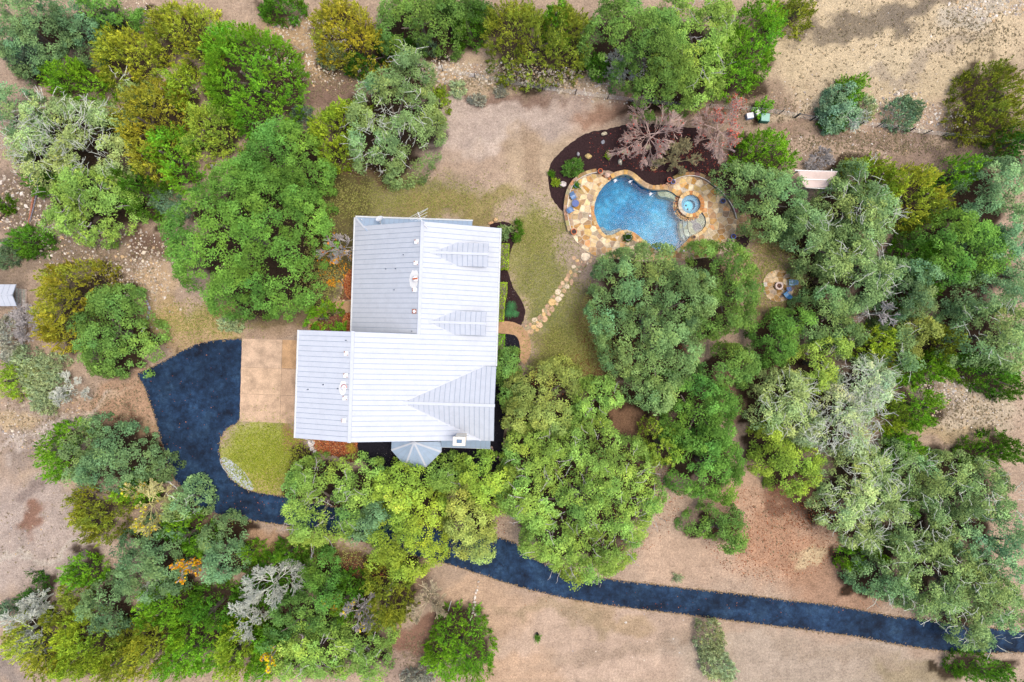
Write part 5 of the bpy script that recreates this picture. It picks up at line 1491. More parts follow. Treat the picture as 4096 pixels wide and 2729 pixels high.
# seat walls round both wings
def seat_wall(name, label, outer_px, inner_off, h, pal, dark):
    pts = resample(smooth_poly(GP(outer_px), 2, False), .62)
    o = offset_line(pts, inner_off)
    c = pts[len(pts)//2]
    w = tag(empty(name, (c[0], c[1], 0)), label, "wall")
    m = MB()
    for i in range(len(pts)-1): m.prism([pts[i], pts[i+1], o[i+1], o[i]], -.05, h-.06)
    m.build("wall_body", M['mortar'], w)
    for i in range(len(pts)-1):
        q = inset([pts[i], pts[i+1], o[i+1], o[i]], .012)
        cc = stone_col(rr, pal, .78); cc = tuple(v*(1-dark*rr.random()) for v in cc)
        MB().prism(q, h-.06, h+rr.uniform(-.008,.008), .018).build("cap_stone", M['stone'], w, color=cc)
    m = MB()
    o1 = offset_line(pts, inner_off*1.0); o2 = offset_line(pts, inner_off*1.09)
    for i in range(len(pts)-1): m.prism([o1[i], o1[i+1], o2[i+1], o2[i]], h-.10, h-.03)
    m.build("white_lip", M['white'], w)
    return w
WALLW = [(2383,678),(2364,681),(2337,689),(2312,702),(2291,719),(2274,742),(2262.5,769),(2257,798),(2253,824.5),(2253,851),(2258,882),(2264,907),(2270,928)]
seat_wall("seat_wall", "curved stone seat wall between the mulch bed and blue chairs", WALLW, .40, .45, [(196,160,112),(178,146,108),(190,166,128),(206,178,140)], .3)
WALLE = [(2688,709),(2712,697),(2743,691),(2778,691),(2806,698),(2835,713),(2865,735),(2896,762),(2922,792),(2943,827),(2955,860),(2957,874)]
seat_wall("seat_wall", "curved stone seat wall behind the spa under grey-olive oak", WALLE, -.40, .45, [(168,136,98),(150,122,92),(140,118,94),(180,148,108)], .5)
# landing beyond the east wall
ld = tag(empty("landing", G(2970, 900)), kind='structure')
lp = GP([(2945,884),(2957,874),(2960,862),(2980,845),(2996,849),(3004,874),(3002,900),(2994,925),(2977,941),(2957,949),(2941,943),(2945,915)])
MB().prism(lp, -.05, .05).build("landing_base", M['mortar'], ld)
for q in voronoi(lp, .62, rr, .4):
    MB().prism(inset(q, .012), .04, .07, .008).build("flagstone", M['stone'], ld, color=stone_col(rr, [(176,146,106),(160,132,96),(150,124,92)], .75))

# boulders in the bed
def boulder(px, py, rx, ry, col, label, seed, h=.5, rz=0, name="boulder"):
    x, y, _ = G(px, py)
    return tag(blob(name, (x, y, h*.28), (rx*GS, ry*GS, h*.62), M['rock'], None, tuple(lin(col)*.85), seed, 3, rz=rz), label, "rock")
boulder(2415,537,13,8,(206,196,168),"pale half-moon boulder highest in the mulch bed",1)
boulder(2411,569,8,9,(170,172,180),"grey boulder under the half-moon one in the mulch bed",2,.4)
boulder(2312,618,6,9,(186,184,188),"small upright grey rock alone in the open mulch",3,.4,.2)
boulder(2353,627,15,11,(216,190,130),"golden-tan boulder in the middle of the mulch bed",4)
boulder(2502,610,18,12,(190,182,150),"broad flat olive-grey boulder under the bare tree's edge",5,.45,-.2)
boulder(2480,650,9,13,(196,192,172),"pointed grey boulder between broad boulder and pool",6,.5,.2)
boulder(2251,738,15,12,(206,196,190),"cracked whitish boulder beside the clipped ball shrub",7,.45)
boulder(2427,703,15,12,(222,190,168),"pink flat boulder between terracotta pot and pool coping",8,.75)
boulder(2437,717,7,6,(206,130,80),"small orange rock against the pool coping",9,.5)
boulder(2414,706,8,4,(170,110,70),"brown slab edge rock under the pink boulder",10,.5,-.7)
boulder(2590,590,14,12,(190,176,146),"tan boulder at the foot of the bare grey-twigged tree",11,.5)
boulder(2772,650,9,11,(196,188,140),"yellowish rock leaning on the tan pot in the bed",12,.5)
boulder(2650,745,12,6,(224,170,130),"salmon rock pile stone beside the terrace wall's first pot",13,.75,.4)
boulder(2664,738,5,5,(226,184,160),"small round pink stone by the salmon rock",14,.7)
boulder(2671,745,5,5,(222,176,140),"round peach stone on the coping corner",15,.6)
boulder(2641,743,5,4,(214,166,110),"little amber stone at the end of the salmon rock",16,.6)
boulder(2395,1050,9,15,(226,214,170),"cream boulder under the great tufted oak by the terrace edge",17,.5,.3)
boulder(2296,672,10,7,(190,160,130),"brown rock under the open green shrub in the bed",18,.3)
boulder(1982,880,9,9,(226,188,140),"tan rock by the house corner and the front bed",19,.45)
boulder(1966,892,14,6,(214,170,128),"reddish flat rock against the house corner",20,.3,.3)
# ring of rocks on the mulch
rx0, ry0, _ = G(2613, 672)
ring = tag(empty("rock_ring", (rx0, ry0, 0)), "small ring of tan rocks on the mulch behind the pool wall", "rock ring")
for i in range(9):
    a = 2*math.pi*i/9
    blob("rock", (rx0+.27*math.cos(a), ry0+.27*math.sin(a), .10), (.12,.09,.10), M['rock'], ring, tuple(lin((208,180,134))*.8*rr.uniform(.8,1.1)), 60+i, 2, rz=a)

# pots
def pot(px, py, r, col, label, plant=None, glaze=False, h=None, base=.075, soil=None):
    x, y, _ = G(px, py, .4); R = r*GS; h = h or R*1.7
    t = tag(empty("plant_pot", (x, y, base)), label, "plant pot")
    m = MB(); m.lathe([(0,0),(R*.62,0),(R*.92,h*.85),(R*1.0,h*.86),(R*1.0,h),(R*.80,h),(R*.78,h*.80)], 26, (x, y, base))
    m.build("pot_body", M['glaze'] if glaze else M['plain'], t, color=tuple(lin(col)*.8), smooth=False)
    m = MB(); m.disc(R*.79, base+h*.82, 20, (x, y)); m.build("soil", M['soil'] if soil is None else soil, t)
    if plant:
        pal, pr, ph = plant
        crown('shrub', pal, base+h+ph+.12, [(x, y, pr*GS, pr*GS)], int(px), t, 1.6, "plant")
    return t
TC_ = (220,110,62)
pot(2400,687,9.5,TC_,"terracotta pot at the end of the curved seat wall near the mulch bed",base=.0,h=.8)
pot(2306,742,9.5,(96,170,200),"light blue pot with green plant against the curved seat wall",("jun_green",9,.35),True)
pot(2676,721,9.5,(206,104,76),"terracotta pot touching a blue one behind the pool",base=.02,h=.7)
pot(2692,729,9.5,(34,76,170),"cobalt blue pot touching the terracotta one behind the pool",glaze=True)
pot(2891,805,10,(40,90,170),"cobalt blue pot against the wall behind the spa",glaze=True)
pot(2933,947,10,(36,86,190),"bright blue pot at the terrace corner near the landing",glaze=True)
pot(2295,928,12,(212,116,64),"big terracotta pot at the foot of the curved seat wall")
pot(2511,950,14,(170,170,180),"pale pot bursting with a dark green clipped bush by the pool",("jun_dark",15,.5),False)
pot(2777,948,7,(186,146,104),"small clay pot at the pool edge beside the sun shelf")
pot(2921,968,10.5,(150,132,124),"grey-brown pot under oak leaves at the terrace corner")
pot(2931,959,4,(96,140,190),"little blue pot squeezed between the bright blue and grey-brown pots",glaze=True)
pot(2783,650,10,(196,164,120),"tan pot standing in the mulch bed below the bare trees",base=0)
pot(2037,1400,10,(206,140,100),"terracotta pot half hidden by leaves on the black bed",base=0,h=.5)

# metal garden furniture
BLUE = tuple(lin((104,140,186))*.8)
M['fmetal'] = mat_basic("blue_enamel", None, .4, var=.12, vscale=18, source='object', spec=.5)
def chair(px, py, rz, label, w=.56, deep=.56, col=BLUE, base=.075, group=None):
    x, y, _ = G(px, py, .45)
    t = tag(empty("garden_chair", (x, y, base), rz), label, "chair")
    # local: sitter faces +x
    m = MB(); nseg = 6
    vs = []; fs = []
    for i in range(nseg+1):
        u = -deep*.5+deep*i/nseg; zz = .42+.05*(abs(i-nseg/2)/(nseg/2))**2-.03
        wd = w*.5*(1-.10*(abs(i-nseg/2)/(nseg/2))**3)
        vs += [(u, -wd, zz), (u, wd, zz), (u, -wd, zz+.025), (u, wd, zz+.025)]
    for i in range(nseg):
        a, b = i*4, i*4+4
        fs += [(a, a+1, b+1, b), (a+2, b+2, b+3, a+3), (a, b, b+2, a+2), (a+1, a+3, b+3, b+1)]
    fs += [(0,2,3,1),(nseg*4,nseg*4+1,nseg*4+3,nseg*4+2)]
    m.add(vs, fs); m.build("seat", M['fmetal'], t, color=col, world_xyz=False)
    m = MB(); vs = []; fs = []; nb = 8
    for i in range(nb+1):
        s = -1+2*i/nb; yy = s*w*.5; top = .92-.16*abs(s)**2.4
        bx = -deep*.46+.05*(s*s); tx = -deep*.46-.30+.03*s*s
        vs += [(bx, yy, .46), (tx, yy*.92, top), (bx-.02, yy, .46), (tx-.02, yy*.92, top)]
    for i in range(nb):
        a, b = i*4, i*4+4
        fs += [(a, a+1, b+1, b), (a+2, b+2, b+3, a+3), (a+1, a+3, b+3, b+1), (a, b, b+2, a+2)]
    m.add(vs, fs); m.build("backrest", M['fmetal'], t, color=col, world_xyz=False)
    for s in (-1, 1):
        m = MB(); yy = s*(w*.5+.03)
        m.tube([(-deep*.55, yy, .66), (deep*.35, yy, .66), (deep*.60, yy, .60), (deep*.66, yy*.97, .46)], .016, 6); m.build("armrest", M['fmetal'], t, color=tuple(min(1, c*1.5) for c in col), world_xyz=False)
        m = MB(); m.tube([(deep*.64, yy*.97, .47), (deep*.60, yy, .0)], .015, 5); m.build("leg", M['fmetal'], t, color=col, world_xyz=False)
        m = MB(); m.tube([(-deep*.50, yy, .66), (-deep*.62, yy, .0)], .015, 5); m.build("leg", M['fmetal'], t, color=col, world_xyz=False)
    m = MB(); m.tube([(deep*.66, -w*.5, .0+.02), (deep*.66, w*.5, .02)], .014, 5); m.build("stretcher", M['fmetal'], t, color=tuple(min(1, c*1.5) for c in col), world_xyz=False)
    return t
def table(px, py, R, label, square=False, col=BLUE, base=.075):
    x, y, _ = G(px, py, .6)
    t = tag(empty("garden_table", (x, y, base), .15), label, "table")
    m = MB()
    if square:
        for i in range(8): m.box((-R+R*2*(i+.5)/8, 0, .45), (R*2/8-.015, R*2, .025))
    else: m.lathe([(0,.70),(R,.70),(R,.73),(R*.98,.74),(0,.74)], 28)
    m.build("tabletop", mat_basic("mosaic_blue", None, .5, var=.35, vscale=22, source='object') if 'mos' not in M else M['mos'], t, color=col, world_xyz=False)
    hh = .44 if square else .70
    for i in range(4):
        a = math.pi/4+i*math.pi/2
        m = MB(); m.tube([(R*.72*math.cos(a), R*.72*math.sin(a), hh), (R*.85*math.cos(a), R*.85*math.sin(a), 0)], .014, 5); m.build("leg", M['fmetal'], t, color=col, world_xyz=False)
    return t
chair(2294,789,math.radians(-60),"blue metal chair above the round mosaic table by the pool",.56,.50)
chair(2283,839,math.radians(35),"blue metal chair below the round mosaic table by the pool",.56,.50)
table(2301,815,.40,"round blue mosaic table between two chairs by the pool",col=tuple(lin((92,112,170))*.8))
m = MB(); x, y, _ = G(2360, 864); m.lathe([(0,.12),(.11,.12),(.12,.08)], 18, (x, y, 0)); tag(m.build("skimmer_lid", M['white'], None), "round white skimmer lid on the terrace beside the pool", "lid")
m = MB(); x, y, _ = G(2735, 1003); m.lathe([(0,.12),(.11,.12),(.12,.08)], 18, (x, y, 0)); tag(m.build("skimmer_lid", M['white'], None), "round white lid on the terrace beneath the oak's edge", "lid")

# fire pit circle
fx, fy, _ = G(3114, 1143.5)
fp = tag(empty("fire_circle", (fx, fy, 0)), kind='structure')
circ = [(fx+1.80*math.cos(2*math.pi*i/40), fy+1.80*math.sin(2*math.pi*i/40)) for i in range(40)]
MB().prism(circ, -.05, .04).build("circle_base", M['mortar'], fp)
for q in voronoi(circ, .50, rr, .42):
    MB().prism(inset(q, .022), .03, .07+rr.uniform(-.01,.01), .01).build("flagstone", M['stone'], fp, color=stone_col(rr, [(206,176,140),(196,156,104),(170,136,84),(150,132,124),(226,200,160),(160,124,72),(190,170,150)], .78))
px_, py_, _ = G(3115, 1144, .3)
pit = tag(empty("fire_pit", (px_, py_, .07)), "pale pink round fire pit holding burnt logs", "fire pit")
m = MB(); m.lathe([(.40,.07),(.45,.45),(.43,.50),(.27,.50),(.25,.22),(0,.22)], 28, (px_, py_, 0)); m.build("pit_bowl", mat_basic("pink_concrete", (.58,.46,.42), .85, var=.12), pit)
m = MB(); m.disc(.25, .24, 20, (px_, py_)); m.build("ash", mat_basic("ash", (.20,.13,.10), .95, var=.4, vscale=20), pit)
for i in range(5):
    a = rr.uniform(0, 3.14); d = rr.uniform(-.1, .1)
    m = MB(); m.tube([(px_-.2*math.cos(a)+d, py_-.2*math.sin(a)-d, .30+.03*i), (px_+.2*math.cos(a)+d, py_+.2*math.sin(a)-d, .33+.03*i)], .035, 6); m.build("log", M['wood'], pit, color=(.16+.05*(i % 2), .09, .06))
chair(3166,1131,math.pi,"light blue lawn chair at the upper side of the fire pit",.56,.56,tuple(lin((136,178,214))*.85))
chair(3146,1178,math.radians(128),"deeper blue lawn chair turned toward the pit below the small table",.56,.56,tuple(lin((70,134,186))*.8))
table(3158,1157,.27,"small square blue slatted table between two lawn chairs",True,tuple(lin((82,112,172))*.8))
x, y, _ = G(3058, 1139)
m = MB(); m.box((x, y, .17), (.36,.46,.22), .1); o = tag(m.build("stone_block", M['rock'], None, color=tuple(lin((206,196,188))*.85)), "pale squared stone block at the edge of the fire circle", "stone block")

# stepping stone path
sp_ = tag(empty("stone_path", G(2200, 1180)), kind='structure')
M['joint'] = mat_basic("sandy_joint", (.33,.28,.17), .95, var=.3, vscale=3, fine=(.3, 12))
sheet('path_base', [(2088,1320),(2104,1336),(2128,1328),(2170,1290),(2215,1215),(2250,1170),(2290,1110),(2318,1085),(2330,1060),(2306,1058),(2282,1085),(2252,1120),(2225,1160),(2195,1200),(2165,1250),(2120,1295)], .012, M['joint'], 1, .10, sp_)
PS = [(345,1250,42,30),(287,1172,13,11),(345,1155,22,20),(392,1187,30,28),(437,1225,24,20),(470,1160,40,34),(405,1090,34,30),(472,1058,28,28),(440,1120,18,14),(542,1075,34,40),(530,1012,22,26),(597,1012,24,24),(520,965,14,26),(590,960,16,24),
      (640,945,30,38),(577,910,28,28),(645,850,44,44),(708,872,18,20),(727,808,36,34),(667,770,14,22),(775,755,24,24),(722,710,36,36),(803,697,28,26),(755,642,22,24),(846,640,30,30),(786,590,26,28),(906,575,22,38),(842,540,28,28),
      (862,490,24,28),(958,480,30,26),(895,440,22,26),(985,402,13,13),(935,366,24,22),(1036,405,12,14),(1000,325,26,28),(940,245,24,22),(985,285,24,20),(1047,300,11,16),(1076,342,26,20),(1095,232,56,48),(1160,288,22,26),(1095,302,12,10),(1126,322,9,16),(1020,432,20,12),(1182,237,9,11)]
for i, (zx, zy, rx, ry) in enumerate(PS):
    x, y, _ = G(2020+zx/3.4075, 960+zy/3.4075)
    n = 9; a0 = rr.uniform(0, 6)
    p = [(x+rx/3.4075*GS*1.22*math.cos(a0+2*math.pi*k/n)*rr.uniform(.85,1.1), y+ry/3.4075*GS*1.22*math.sin(a0+2*math.pi*k/n)*rr.uniform(.85,1.1)) for k in range(n)]
    MB().prism(p, -.03, .035+rr.uniform(0,.02), .02).build("stone", M['stone'], sp_, color=stone_col(rr, [(216,184,150),(206,170,136),(228,208,180),(190,156,130),(222,186,130)], .92))

# rows of edging stones
def stone_row(name, label, pts, col, hh=.25, cat="stone edging"):
    c = G(*pts[len(pts)//2][:2]); t = tag(empty(name, (c[0], c[1], 0)), label, cat)
    for i, (px, py, rx, ry, rz) in enumerate(pts):
        x, y, _ = G(px, py)
        blob("stone", (x, y, hh*.2), (rx*GS, ry*GS, hh*.6), M['rock'], t, tuple(lin(col)*.9*rr.uniform(.85,1.1)), int(px+py*3), 2, rz=rz)
stone_row("stone_edging", "curved row of grey stones beside the green oak near the shed",
  [(587,1204,7,4,-.4),(592,1216,5,6,0),(599,1233,6,11,.2),(595,1252,5,8,.3),(591,1270,6,10,-.1),(580,1298,6,7,0),(577,1314,6,9,-.3),(570,1326,4,5,0)], (190,188,196))
stone_row("stone_edging", "straight row of whitish stones leading toward the round bright juniper",
  [(1914,2326,6,4,.3),(1911,2346,3,4,0),(1908,2361,6,6,-.3),(1904,2371,5,6,-.2),(1900,2389,6,11,-.3),(1898,2408,8,6,.1),(1901,2419,6,5,0),(1893,2430,5,6,-.2),(1897,2437,8,7,0),(1892,2451,7,5,.4),(1902,2459,7,6,.5),(1887,2466,4,7,-.3),(1882,2477,3,6,-.3)], (226,214,200))
stone_row("stone_edging", "pile of white flat rocks by the garage corner and leaf bed",
  [(1238,1768,10,9,0),(1246,1778,12,14,.5),(1253,1770,8,10,.4),(1249,1795,10,10,.6),(1262,1806,9,8,.3),(1229,1756,9,4,0),(1267,1812,5,6,0)], (226,216,208), .45, "rock pile")
stone_row("stone_edging", "short stone border between back path and leaf bed",
  [(1352,1201,5,4,0),(1362,1202,6,4,0),(1374,1202,7,4,0),(1400,1203,7,4,0),(1357,1190,4,5,0),(1366,1172,4,5,0),(1371,1150,4,6,0),(1370,1120,4,6,0)], (200,176,140), .22)
stone_row("stone_edging", "line of pinkish rubble beyond the porch corner beside the lime oak",
  [(1966,1790,5,6,0),(1970,1800,5,7,.2),(1975,1812,5,6,0),(1979,1822,6,5,0),(1988,1828,6,5,.3),(2000,1830,7,5,0)], (190,164,156), .25)
# fallen poles, pipe
for j, (a, b, r, col, lab) in enumerate(((( 137,766),(112,898),.10,(176,120,96),"long reddish timber pole lying on stony ground by the pale oak"),((146,780),(118,890),.07,(130,128,140),"grey split pole lying against the reddish one"))):
    m = MB(); m.tube([G(*a, .1), G((a[0]+b[0])/2+1, (a[1]+b[1])/2, .12), G(*b, .1)], [r, r*1.05, r*.8], 7); tag(m.build("pole", M['wood'], None, color=tuple(lin(col)*.85)), lab, "pole")
m = MB(); m.tube([G(1805, 2404, .04), G(1793, 2445, .05)], .03, 5); tag(m.build("pipe", M['white'], None), "thin white pipe lying on grass near the beige leafless tree", "pipe")
x, y, _ = G(1624, 339+0)
# clipped shrubs
def hedge(poly_px, h, pal, label, seed):
    p = GP(poly_px, h)
    rs = np.random.RandomState(seed)
    xs = [a[0] for a in p]; ys = [a[1] for a in p]
    n = int((max(xs)-min(xs))*(max(ys)-min(ys))*130)
    x = rs.uniform(min(xs), max(xs), n); y = rs.uniform(min(ys), max(ys), n); k = in_poly(x, y, p); x, y = x[k], y[k]
    z = h+rs.normal(0, .03, len(x))+.05*noise2(x, y, seed, .6, 2)
    pts = resample(p+[p[0]], .09)
    sx = np.array([a[0] for a in pts]); sy = np.array([a[1] for a in pts])
    R_ = 9
    X_ = np.concatenate([x, np.repeat(sx, R_)+rs.normal(0, .03, len(sx)*R_)]); Y_ = np.concatenate([y, np.repeat(sy, R_)+rs.normal(0, .03, len(sx)*R_)])
    Z_ = np.concatenate([z, rs.uniform(.1, h, len(sx)*R_)])
    C = np.stack([X_, Y_, Z_], -1); m_ = len(C)
    nl = unit(rs.normal(size=(m_, 3))+np.array([0, 0, .9])); a1 = unit(np.cross(nl, rs.normal(size=(m_, 3)))); a2 = np.cross(nl, a1)
    L = rs.uniform(.05, .10, (m_, 1))
    V = np.stack([C+a1*L, C+a2*L*.7, C-a1*L, C-a2*L*.7], 1).reshape(-1, 3)
    tone = 1+.35*noise2(X_, Y_, seed+1, .8, 2)
    col = np.repeat(np.clip(leafcol(pal)[None]*(tone*rs.uniform(.7, 1.3, m_))[:, None], .004, .8), 4, 0)
    c = (sum(xs)/len(xs), sum(ys)/len(ys))
    t = tag(empty("hedge", (c[0], c[1], 0)), label, "hedge")
    arr_obj("foliage", V, np.arange(len(V)).reshape(-1, 4), M['leaf'], t, col)
    m = MB(); q = inset(p, .07); m.prism(q, 0, h-.08); m.build("inner_stems", M['bark'], t)
hedge([(1990,974),(2035,976),(2033,1076),(1988,1076)], .9, 'jun_lime', "clipped boxy hedge highest along the house front", 1)
hedge([(1985,1129),(2027,1131),(2027,1165),(2019,1206),(2013,1285),(1982,1284)], .9, 'jun_lime', "long tapering clipped hedge beside the sago palms", 2)
hedge([(1982,1338),(2018,1340),(2017,1396),(1980,1412)], .9, 'jun_bright', "small clipped hedge between front path and black bed", 3)
def ball(px, py, r, pal, label, h, seed, dens=1.5):
    x, y, _ = G(px, py, h*.5)
    t = tag(empty("shrub", (x, y, 0)), label, "shrub")
    crown('shrub', pal, h, [(x, y, r*GS, r*GS)], seed, t, dens)
    m = MB(); m.tube([(x, y, 0), (x, y, h*.5)], .03, 5); m.build("stem", M['bark'], t)
ball(2206,697,9.5,'jun_green',"smaller clipped ball shrub at the tip of the mulch bed",.4,31)
ball(2223,730,13,'jun_lime',"larger clipped ball shrub beside the cracked whitish boulder",.6,32)
ball(2431,626,9,'jun_lime',"sprig of yellow-green shrub in the middle of the mulch",.4,33)
for i, (zx, zy, rx, ry) in enumerate([]): pass
x, y, _ = G(2297, 668, .8)
t = tag(empty("shrub", (x, y, 0)), "open green shrub with pale stems near the mulch bed's seat wall", "shrub")
lb = [(2270,675,14,22),(2296,648,14,12),(2313,655,15,18),(2318,678,13,17),(2300,690,10,9),(2290,650,9,9)]
crown('shrub', 'oak_green', 1.5, world_lobes(lb, .9), 41, t, 1.2, gap=-.5)
m = MB()
for lx, ly, _, _ in lb: m.tube([G(2298,672,0), tuple(np.array(G((2298+lx)/2,(672+ly)/2,.7))), G(lx,ly,1.2)], [.04,.03,.02], 5)
m.build("stems", M['twig'], t, color=tuple(lin((190,176,150))))
x, y, _ = G(2022, 925, .8)
t = tag(empty("shrub", (x, y, 0)), "twisted green shrub with pale stems at the house corner", "shrub")
lb = [(2012,928,14,20),(2038,912,12,10),(2020,944,14,8),(2003,912,10,8)]
crown('shrub', 'oak_sage', 1.5, world_lobes(lb, .9), 42, t, 1.2, gap=-.4)
m = MB()
for lx, ly in ((2010,925),(2036,912),(2018,898),(2004,910)): m.tube([G(2024,915,0), G((2024+lx)/2+3,(915+ly)/2,.8), G(lx,ly,1.3)], [.05,.04,.03], 5)
m.build("stems", M['twig'], t, color=tuple(lin((180,168,150))))
x, y, _ = G(2076, 925, .8)
t = tag(empty("shrub", (x, y, 0)), "feathery upright green shrub at the lawn edge of the front bed", "shrub")
crown('shrub', 'jun_green', 1.4, world_lobes([(2074,895,12,13),(2083,925,9,12),(2070,950,12,16)], .7), 43, t, 1.3, gap=-.5)
m = MB(); m.tube([G(2050,932,0), G(2062,926,.6), G(2075,925,.9)], [.05,.04,.03], 5); m.build("stems", M['twig'], t, color=tuple(lin((170,156,130))))
# sago palms and grass clump
def palm(px, py, r, label, seed, col=(34,104,46), n=26, curve=.5):
    x, y, _ = G(px, py, .6); rs = np.random.RandomState(seed)
    t = tag(empty("sago_palm", (x, y, 0)), label, "palm")
    m = MB(); m.lathe([(.0,.62),(.12,.55),(.16,.2),(.14,0)], 10, (x, y, 0)); m.build("trunk", M['bark'], t)
    for k in range(n):
        a = 2*math.pi*k/n+rs.uniform(-.08,.08); R = r*GS*rs.uniform(.8,1.1); el = .2+.5*(k % 3)/2
        mid = []
        for i in range(7):
            f = i/6; mid.append(Vector((x+math.cos(a)*R*f, y+math.sin(a)*R*f, .6+el*R*f-curve*1.6*R*f*f)))
        mb = MB(); s = Vector((-math.sin(a), math.cos(a), 0))
        for i in range(6):
            for side in (-1, 1):
                for q in (.0, .5):
                    p = mid[i].lerp(mid[i+1], q); w = .17*(1-.75*((i+q)/6))*(.5 if i == 0 else 1)
                    tip = p+s*side*w+Vector((math.cos(a), math.sin(a), .15))*w*.7
                    mb.add([p, p+Vector((math.cos(a),math.sin(a),0))*.03, tip], [(0,1,2)])
        mb.build("frond", M['frond'], t, color=tuple(lin(col)*rs.uniform(.9,1.5)))
M['frond'] = mat_basic("palm_frond", None, .5, var=.15, source='object')
palm(2046,1224,24,"upper sago palm in the front bed",1); palm(2038,1251,26,"largest sago palm in the front bed beside the clipped hedge",2); palm(2061,1255,17,"smallest sago palm in the front bed",3, n=18)
x, y, _ = G(1402, 1795, .5)
t = tag(empty("grass_clump", (x, y, 0)), "golden ornamental grass clump on the leaf bed below the garage roof", "grass clump")
m = MB(); r_ = random.Random(4)
for k in range(150):
    a = r_.uniform(0, 6.28); R = r_.uniform(.3,.85); w = .02
    p = [Vector((x+math.cos(a)*R*f, y+math.sin(a)*R*f, .02+1.1*f*R-.9*f*f*R)) for f in (0,.4,.75,1)]
    s = Vector((-math.sin(a), math.cos(a), 0))*w
    m.add([p[0]-s, p[0]+s, p[1]+s, p[1]-s, p[2]+s*.7, p[2]-s*.7, p[3]], [(0,1,2,3),(3,2,4,5),(5,4,6)])
m.build("blades", M['wood'], t, color=tuple(lin((176,150,56))*.8))
# small green plant; its cast shadow is modelled as an added black pot shape
x, y, _ = G(2150, 2545)
t = tag(empty("sapling", (x, y, 0)), "tiny green seedling on open grass next to a black pot", "plant")  # the black pot is an added shape standing in for the seedling shadow
crown('shrub', 'oak_green', .5, [(x, y-.1, .26, .32)], 77, t, 1.4, "plant")
m = MB(); m.tube([(x, y, 0), (x, y, .3)], .02, 5); m.build("stem", M['bark'], t)
x, y, _ = G(2149, 2534)
m = MB(); m.lathe([(.13,0),(.18,.26),(.15,.26),(.11,.06),(0,.06)], 14, (x, y, 0)); tag(m.build("seedling_shadow", M['dark'], None), "black nursery pot touching the tiny green seedling", "plant pot")

# ------------------------------------------------------------------ fence, utility boxes, shade sail
fx, fy, _ = G(2700, 418)
fence = tag(empty("wire_fence", (fx, fy, 0)), "wire fence on thin leaning posts along the stony strip above the lawn", "fence")
POSTS = [(1640,262,.05),(1770,285,.05),(1900,312,.05),(2040,338,.05),(2170,360,.05),(2300,378,.06),(2430,396,.05),(2560,412,.05),(2700,424,.06),(2830,432,.05),(2960,440,.05),(3117,457,.05),(3180,470,.11),(3243,481,.10),(3340,488,.05),(3440,500,.06),(3505,509,.05),(3574,518,.05),(3631,528,.07),(3696,536,.05),(3769,545,.05),(3840,552,.06),(3907,557,.05),(3990,566,.06),(4085,575,.06),(4200,590,.06)]
PH = 1.35
for px, py, r in POSTS:
    x, y, _ = G(px, py); hh = PH*rr.uniform(.9, 1.1)
    m = MB(); m.tube([(x, y, 0), (x+rr.uniform(-.05,.05), y+rr.uniform(-.05,.05), hh)], r, 6); m.build("post", M['wood'], fence, color=tuple(lin((92,88,86) if r < .09 else (86,92,94))*.8))
m = MB(); a, b = G(3180,470,1.25), G(3243,481,1.25); a = (a[0], a[1], 1.2); 
A_ = Vector(G(3180,470)); B_ = Vector(G(3243,481)); m.tube([A_+Vector((0,0,1.2)), B_+Vector((0,0,1.15))], .05, 6); m.build("brace_rail", M['wood'], fence, color=tuple(lin((98,98,98))*.8))
for zz in (.25,.55,.85,1.15):
    m = MB(); m.tube([Vector(G(px, py))+Vector((0,0,zz)) for px, py, _ in POSTS], .008, 4); m.build("wire", M['gutter'], fence)
x, y, _ = G(3061, 470, .7)
ub = tag(empty("utility_box", (x, y, 0)), "green utility cabinet with pale sun-bleached lid below young juniper", "utility box")  # lid is simply a paler green than the cabinet
m = MB(); m.box((x, y, .38), (.98,.92,.76), -.08); m.build("cabinet", M['plain'], ub, color=tuple(lin((24,120,110))*.8))
m = MB(); q = [(x+dx*math.cos(-.08)-dy*math.sin(-.08), y+dx*math.sin(-.08)+dy*math.cos(-.08)) for dx, dy in ((-.47,-.44),(.47,-.44),(.47,.44),(-.47,.44))]; m.prism(q, .765, .83, .04); m.build("lid", M['plain'], ub, color=tuple(lin((160,206,190))*.8))
for (px, py, sx, sy, sz, lab) in ((3001,463,.72,.62,.55,"white electrical box with sloping blue shaded front by red-leaved tree"),(3031,450,.48,.46,.7,"pale grey meter box between white box and green cabinet")):
    x, y, _ = G(px, py, sz); t = tag(empty("electrical_box", (x, y, 0)), lab, "electrical box")
    m = MB(); m.box((x, y, sz/2), (sx,sy,sz), .18 if px < 3010 else .6); m.build("cabinet", M['plain'], t, color=tuple(lin((150,170,206) if px < 3010 else (170,190,186))*.8))  # the white box's shaded front is put into its blue cabinet colour
    m = MB(); m.box((x, y+.03, sz+.03), (sx*1.03,sy*.92,.05), .18 if px < 3010 else .6); m.build("lid", M['plain'], t, color=tuple(lin((232,232,236))*.85))
